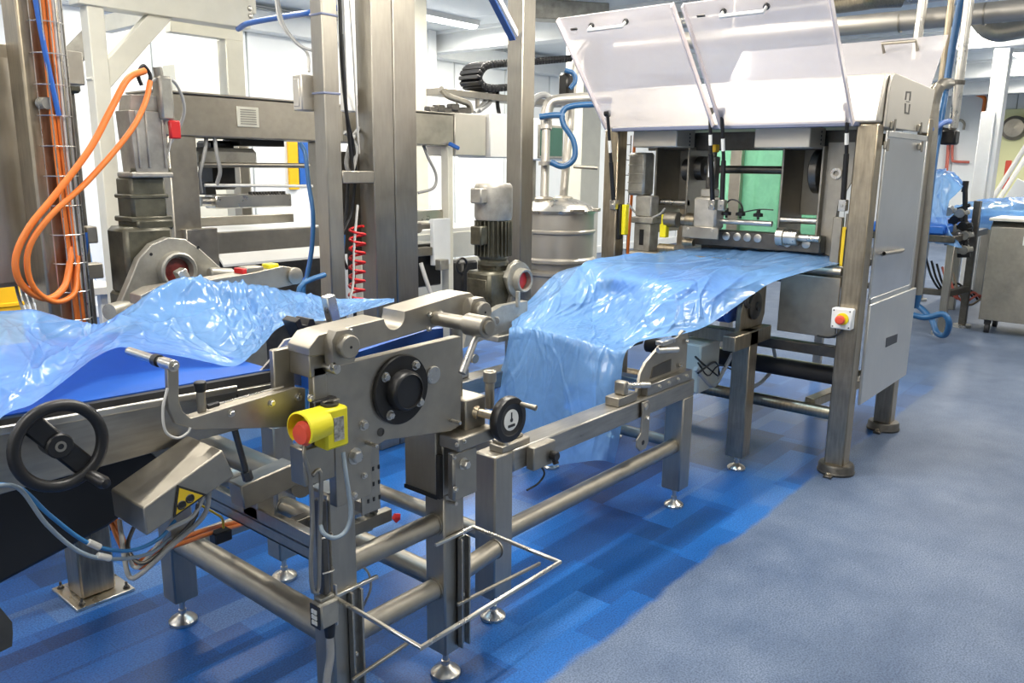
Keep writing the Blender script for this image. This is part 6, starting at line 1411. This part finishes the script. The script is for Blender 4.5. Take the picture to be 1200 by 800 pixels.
sheet('plastic_film', 'blue plastic film hooding the small stand beyond the cabinet', 'film', [
    [(9.9,2.472,0.868), (9.5,2.227,0.9), (9.1,1.974,0.934), (9.0,1.78,0.912)],
    [(9.9,2.476,1.069), (9.5,2.232,1.1), (9.1,1.973,1.132), (9.0,1.915,1.089)],
    [(9.9,2.486,1.324), (9.5,2.234,1.342), (9.1,2.012,1.334), (9.0,1.942,1.323)],
    [(9.9,2.491,1.539), (9.5,2.243,1.573), (9.2,2.047,1.586), (9.1,1.873,1.473)],
    [(10.0,2.489,1.614), (9.7,2.274,1.653), (9.5,2.105,1.654), (9.4,1.908,1.503)],
    [(10.4,2.568,1.593), (10.1,2.349,1.635), (9.9,2.175,1.637), (9.8,1.96,1.461)]], 70, 70, 0.03, 31, (5, 5), 0.6, 0.03)
for i, pts in enumerate(([(8.6,2.086,0.255), (8.6,1.936,0.24), (8.6,1.789,0.293), (8.6,1.727,0.217), (8.7,1.764,0.078), (8.8,1.863,0.066), (8.9,1.945,0.172), (9.0,2.093,0.273), (9.0,2.194,0.297)],)):
    cable('blue hose coiled on the floor beyond the cabinet', 'teal_hose', [(p[0], p[1], max(p[2], 0.03)) for p in pts], 0.03)
for i in range(6):
    cable(['thin black wire drooping under the far stand, longest', 'thin black wire drooping under the far stand, shorter', 'black wire bundled behind the far stand leg', 'red wire hanging in an arc by the control cart', 'second red wire by the control cart, lower arc', 'brown wire trailing to the control cart foot'][i], ('black', 'black', 'black', 'pink', 'pink', 'steel_warm')[i],
          shift([(9.6,2.232,0.727), (9.6,2.15,0.521), (9.7,2.055,0.379), (9.8,1.934,0.456), (9.9,1.84,0.333)], (0.03 * i, -0.05 * i, -0.03 * i)), 0.012)
ct = thing('control_cart', 'steel control cabinet on castors, at the right edge', 'control cabinet', (9.8, 1.25, 0))
mk('cart_body', 'steel_plate', [prism([(9.50, 0.14), (9.52, 1.10), (9.60, 1.16), (10.1, 1.16), (10.1, 0.14)], 'y', 0.85, 1.64)], ct, bev=0.006)
mk('cart_top', 'cream', [box(9.48, 10.12, 0.84, 1.66, 1.16, 1.19, 0.006)], ct)
mk('document_plate', 'label_white', [box(9.505, 9.515, 1.18, 1.34, 0.93, 1.02, 0.002)], ct)
for y in (0.95, 1.56):
    mk('castor', 'rubber', [cyl((9.56, y - 0.02, 0.05), (9.56, y + 0.02, 0.05), 0.05, n=18), box(9.53, 9.59, y - 0.03, y + 0.03, 0.09, 0.14, 0.004)], ct)
    mk('castor', 'rubber', [cyl((10.0, y - 0.02, 0.05), (10.0, y + 0.02, 0.05), 0.05, n=18), box(9.97, 10.03, y - 0.03, y + 0.03, 0.09, 0.14, 0.004)], ct)
mk('warning_lamp', 'yellow', [box(9.6, 9.7, 1.12, 1.2, 1.19, 1.25, 0.01)], ct)
ft = thing('far_conveyor', 'long low conveyor covered in pale blue film, behind the control cabinet', 'conveyor', (11.5, 2.0, 0))
mk('deck', 'steel_bright', [box(10.8, 12.6, 0.6, 2.3, 1.05, 1.15, 0.01)], ft)
mks('deck_leg', 'steel', [box(x - 0.05, x + 0.05, y - 0.05, y + 0.05, 0, 1.05, 0.005) for x in (10.9, 12.5) for y in (0.7, 2.2)], ft)
sheet('plastic_film', 'pale blue plastic film spread over the long far conveyor', 'film', [
    [(10.75, 2.35, 1.02), (10.72, 1.9, 1.0), (10.72, 1.4, 0.98), (10.75, 0.5, 1.0)],
    [(10.85, 2.32, 1.22), (10.85, 1.9, 1.26), (10.85, 1.4, 1.30), (10.85, 0.5, 1.30)],
    [(11.6, 2.3, 1.27), (11.6, 1.9, 1.33), (11.6, 1.4, 1.38), (11.6, 0.5, 1.38)],
    [(12.6, 2.3, 1.24), (12.6, 1.9, 1.28), (12.6, 1.4, 1.32), (12.6, 0.5, 1.3)]], 70, 60, 0.035, 41, (6, 6), 0.6, 0.03)
wp = thing('building_post', 'white square post rising to the ceiling, behind the control cabinet', 'post', (10.5, 1.9, 0))
mk('post_tube', 'white', [box(12.9, 13.15, (12.9,2.281,2.783)[1], (12.9,2.463,2.793)[1], 0, 3.5, 0.006)], wp)
mk('post_guard', 'white', [box(12.82, 12.9, (12.85,2.346,1.89)[1], (12.85,2.511,1.89)[1], 0, (12.85,2.515,2.446)[2], 0.008)], wp)
sd = thing('stair', 'white metal stair with two slanting handrails, far right', 'stairs', (15.0, 1.8, 0))
for dx in (0.0, 0.9):
    mk('handrail', 'white', [cyl((14.5,2.557,1.171), (14.5,2.169,2.07), 0.035, n=10) if dx == 0 else cyl((15.4,2.617,1.145), (15.4,2.263,1.963), 0.035, n=10)], sd)
sa, sb = (14.9,2.465,1.003), (14.9,2.146,1.606)
mks('stringer', 'white_cool', [bar((14.6, sa[1], sa[2] - 0.2), (14.6, sb[1], sb[2] - 0.1), 0.05, 0.22), bar((15.3, sa[1], sa[2] - 0.2), (15.3, sb[1], sb[2] - 0.1), 0.05, 0.22)], sd)
for i in range(7):
    f_ = i / 6
    mk('tread', 'white_cool', [box(14.62, 15.28, sa[1] + (sb[1] - sa[1]) * f_ - 0.12, sa[1] + (sb[1] - sa[1]) * f_ + 0.12, sa[2] - 0.15 + (sb[2] - sa[2]) * f_, sa[2] - 0.12 + (sb[2] - sa[2]) * f_, 0.004)], sd)
mks('stair_post', 'white', [cyl((14.5, sa[1] + 0.1, 0), (14.5, sa[1] + 0.1, sa[2] + 0.1), 0.035, n=10), cyl((15.4, sa[1], 0), (15.4, sa[1], sa[2]), 0.035, n=10)], sd)
mk('wall_section', 'wall_yellow', [box(21.9, 21.99, (21.9,3.266,1.678)[1] - 3.0, (21.9,3.812,1.672)[1], 0, (21.9,3.773,3.046)[2], 0.01)], kind='structure').name = 'wall_inner'
mk('vent_disc', 'steel_dull', [lathe((21.85,3.561,2.624), (-1, 0, 0), [(0.27, -0.05), (0.27, 0.05), (0.2, 0.12), (0, 0.14)], 30, caps=False)], label='round grey wall vent on the yellow wall', cat='vent')
mk('fire_board', 'red_soft', [box(21.86, 21.9, (21.86,3.53,1.675)[1], (21.86,3.649,1.674)[1], (21.86,3.546,1.251)[2], (21.86,3.626,1.905)[2], 0.01)], label='narrow red board on the yellow wall beside the stair', cat='board')
mk('wall_box', 'gear_light', [box(21.8, 21.9, (21.8,3.852,1.864)[1], (21.8,3.982,1.864)[1], (21.8,3.888,1.729)[2], (21.8,3.923,2.018)[2], 0.01)], label='small grey box on the far wall beside the white post', cat='box')
cable('thin red pipe bending along the far right wall', 'pink', [(21.9,4.822,2.357), (21.9,4.774,1.94), (21.9,4.73,1.881), (21.9,4.4,1.863)], 0.03, 'wall_pipe', 'pipe')
cable('thin red pipe rising straight on the far right wall', 'pink', [(21.9,4.907,2.299), (21.9,4.887,1.96), (21.9,4.884,1.599)], 0.03, 'wall_pipe', 'pipe')
cable('grey hooked conduit on the far right wall', 'gear_light', [(21.9,4.839,2.829), (21.9,4.693,2.826), (21.9,4.612,2.746), (21.9,4.614,2.609)], 0.03, 'wall_pipe', 'pipe')
cable('orange pipe at the top corner of the far right wall', 'orange', [(21.9,4.458,3.414), (21.9,4.31,3.351), (21.9,4.248,3.272), (21.9,4.249,2.986)], 0.04, 'wall_pipe', 'pipe')
mk('wall_duct', 'steel_dull', [box(21.6, 21.85, -3.0, (21.7,4.839,3.513)[1] + 0.3, (21.7,4.119,3.366)[2], (21.7,4.137,3.516)[2], 0.02)], label='long grey duct along the top of the far wall', cat='duct')
mk('wall_duct', 'blue_paint', [cyl((21.5, -3.0, (21.5,4.088,3.406)[2]), (21.5, (21.5,4.788,3.439)[1] + 0.3, (21.5,4.088,3.406)[2]), 0.06, n=12)], label='blue pipe running along the grey wall duct', cat='pipe')

# repeats of one kind share a group
GROUPS = {'cable': 'cables and hoses around the machines', 'plastic_film': 'blue plastic films over the machines', 'gear_motor': 'upright gear motors', 'frame_column': 'steel frame columns',
          'portal_machine': 'portal machines of the parallel line', 'overhead_pipe': 'overhead steel pipes', 'service_pipe': 'upright service pipes', 'building_column': 'building columns',
          'wall_pipe': 'pipes on the far wall', 'notice_board': 'boards on the back wall', 'hose_coupling': 'hose couplings', 'wall_duct': 'ducts on the far wall'}
for o in COL.objects:
    k = o.name.split('.')[0]
    if o.parent is None and k in GROUPS and 'group' not in o:
        o['group'] = GROUPS[k]
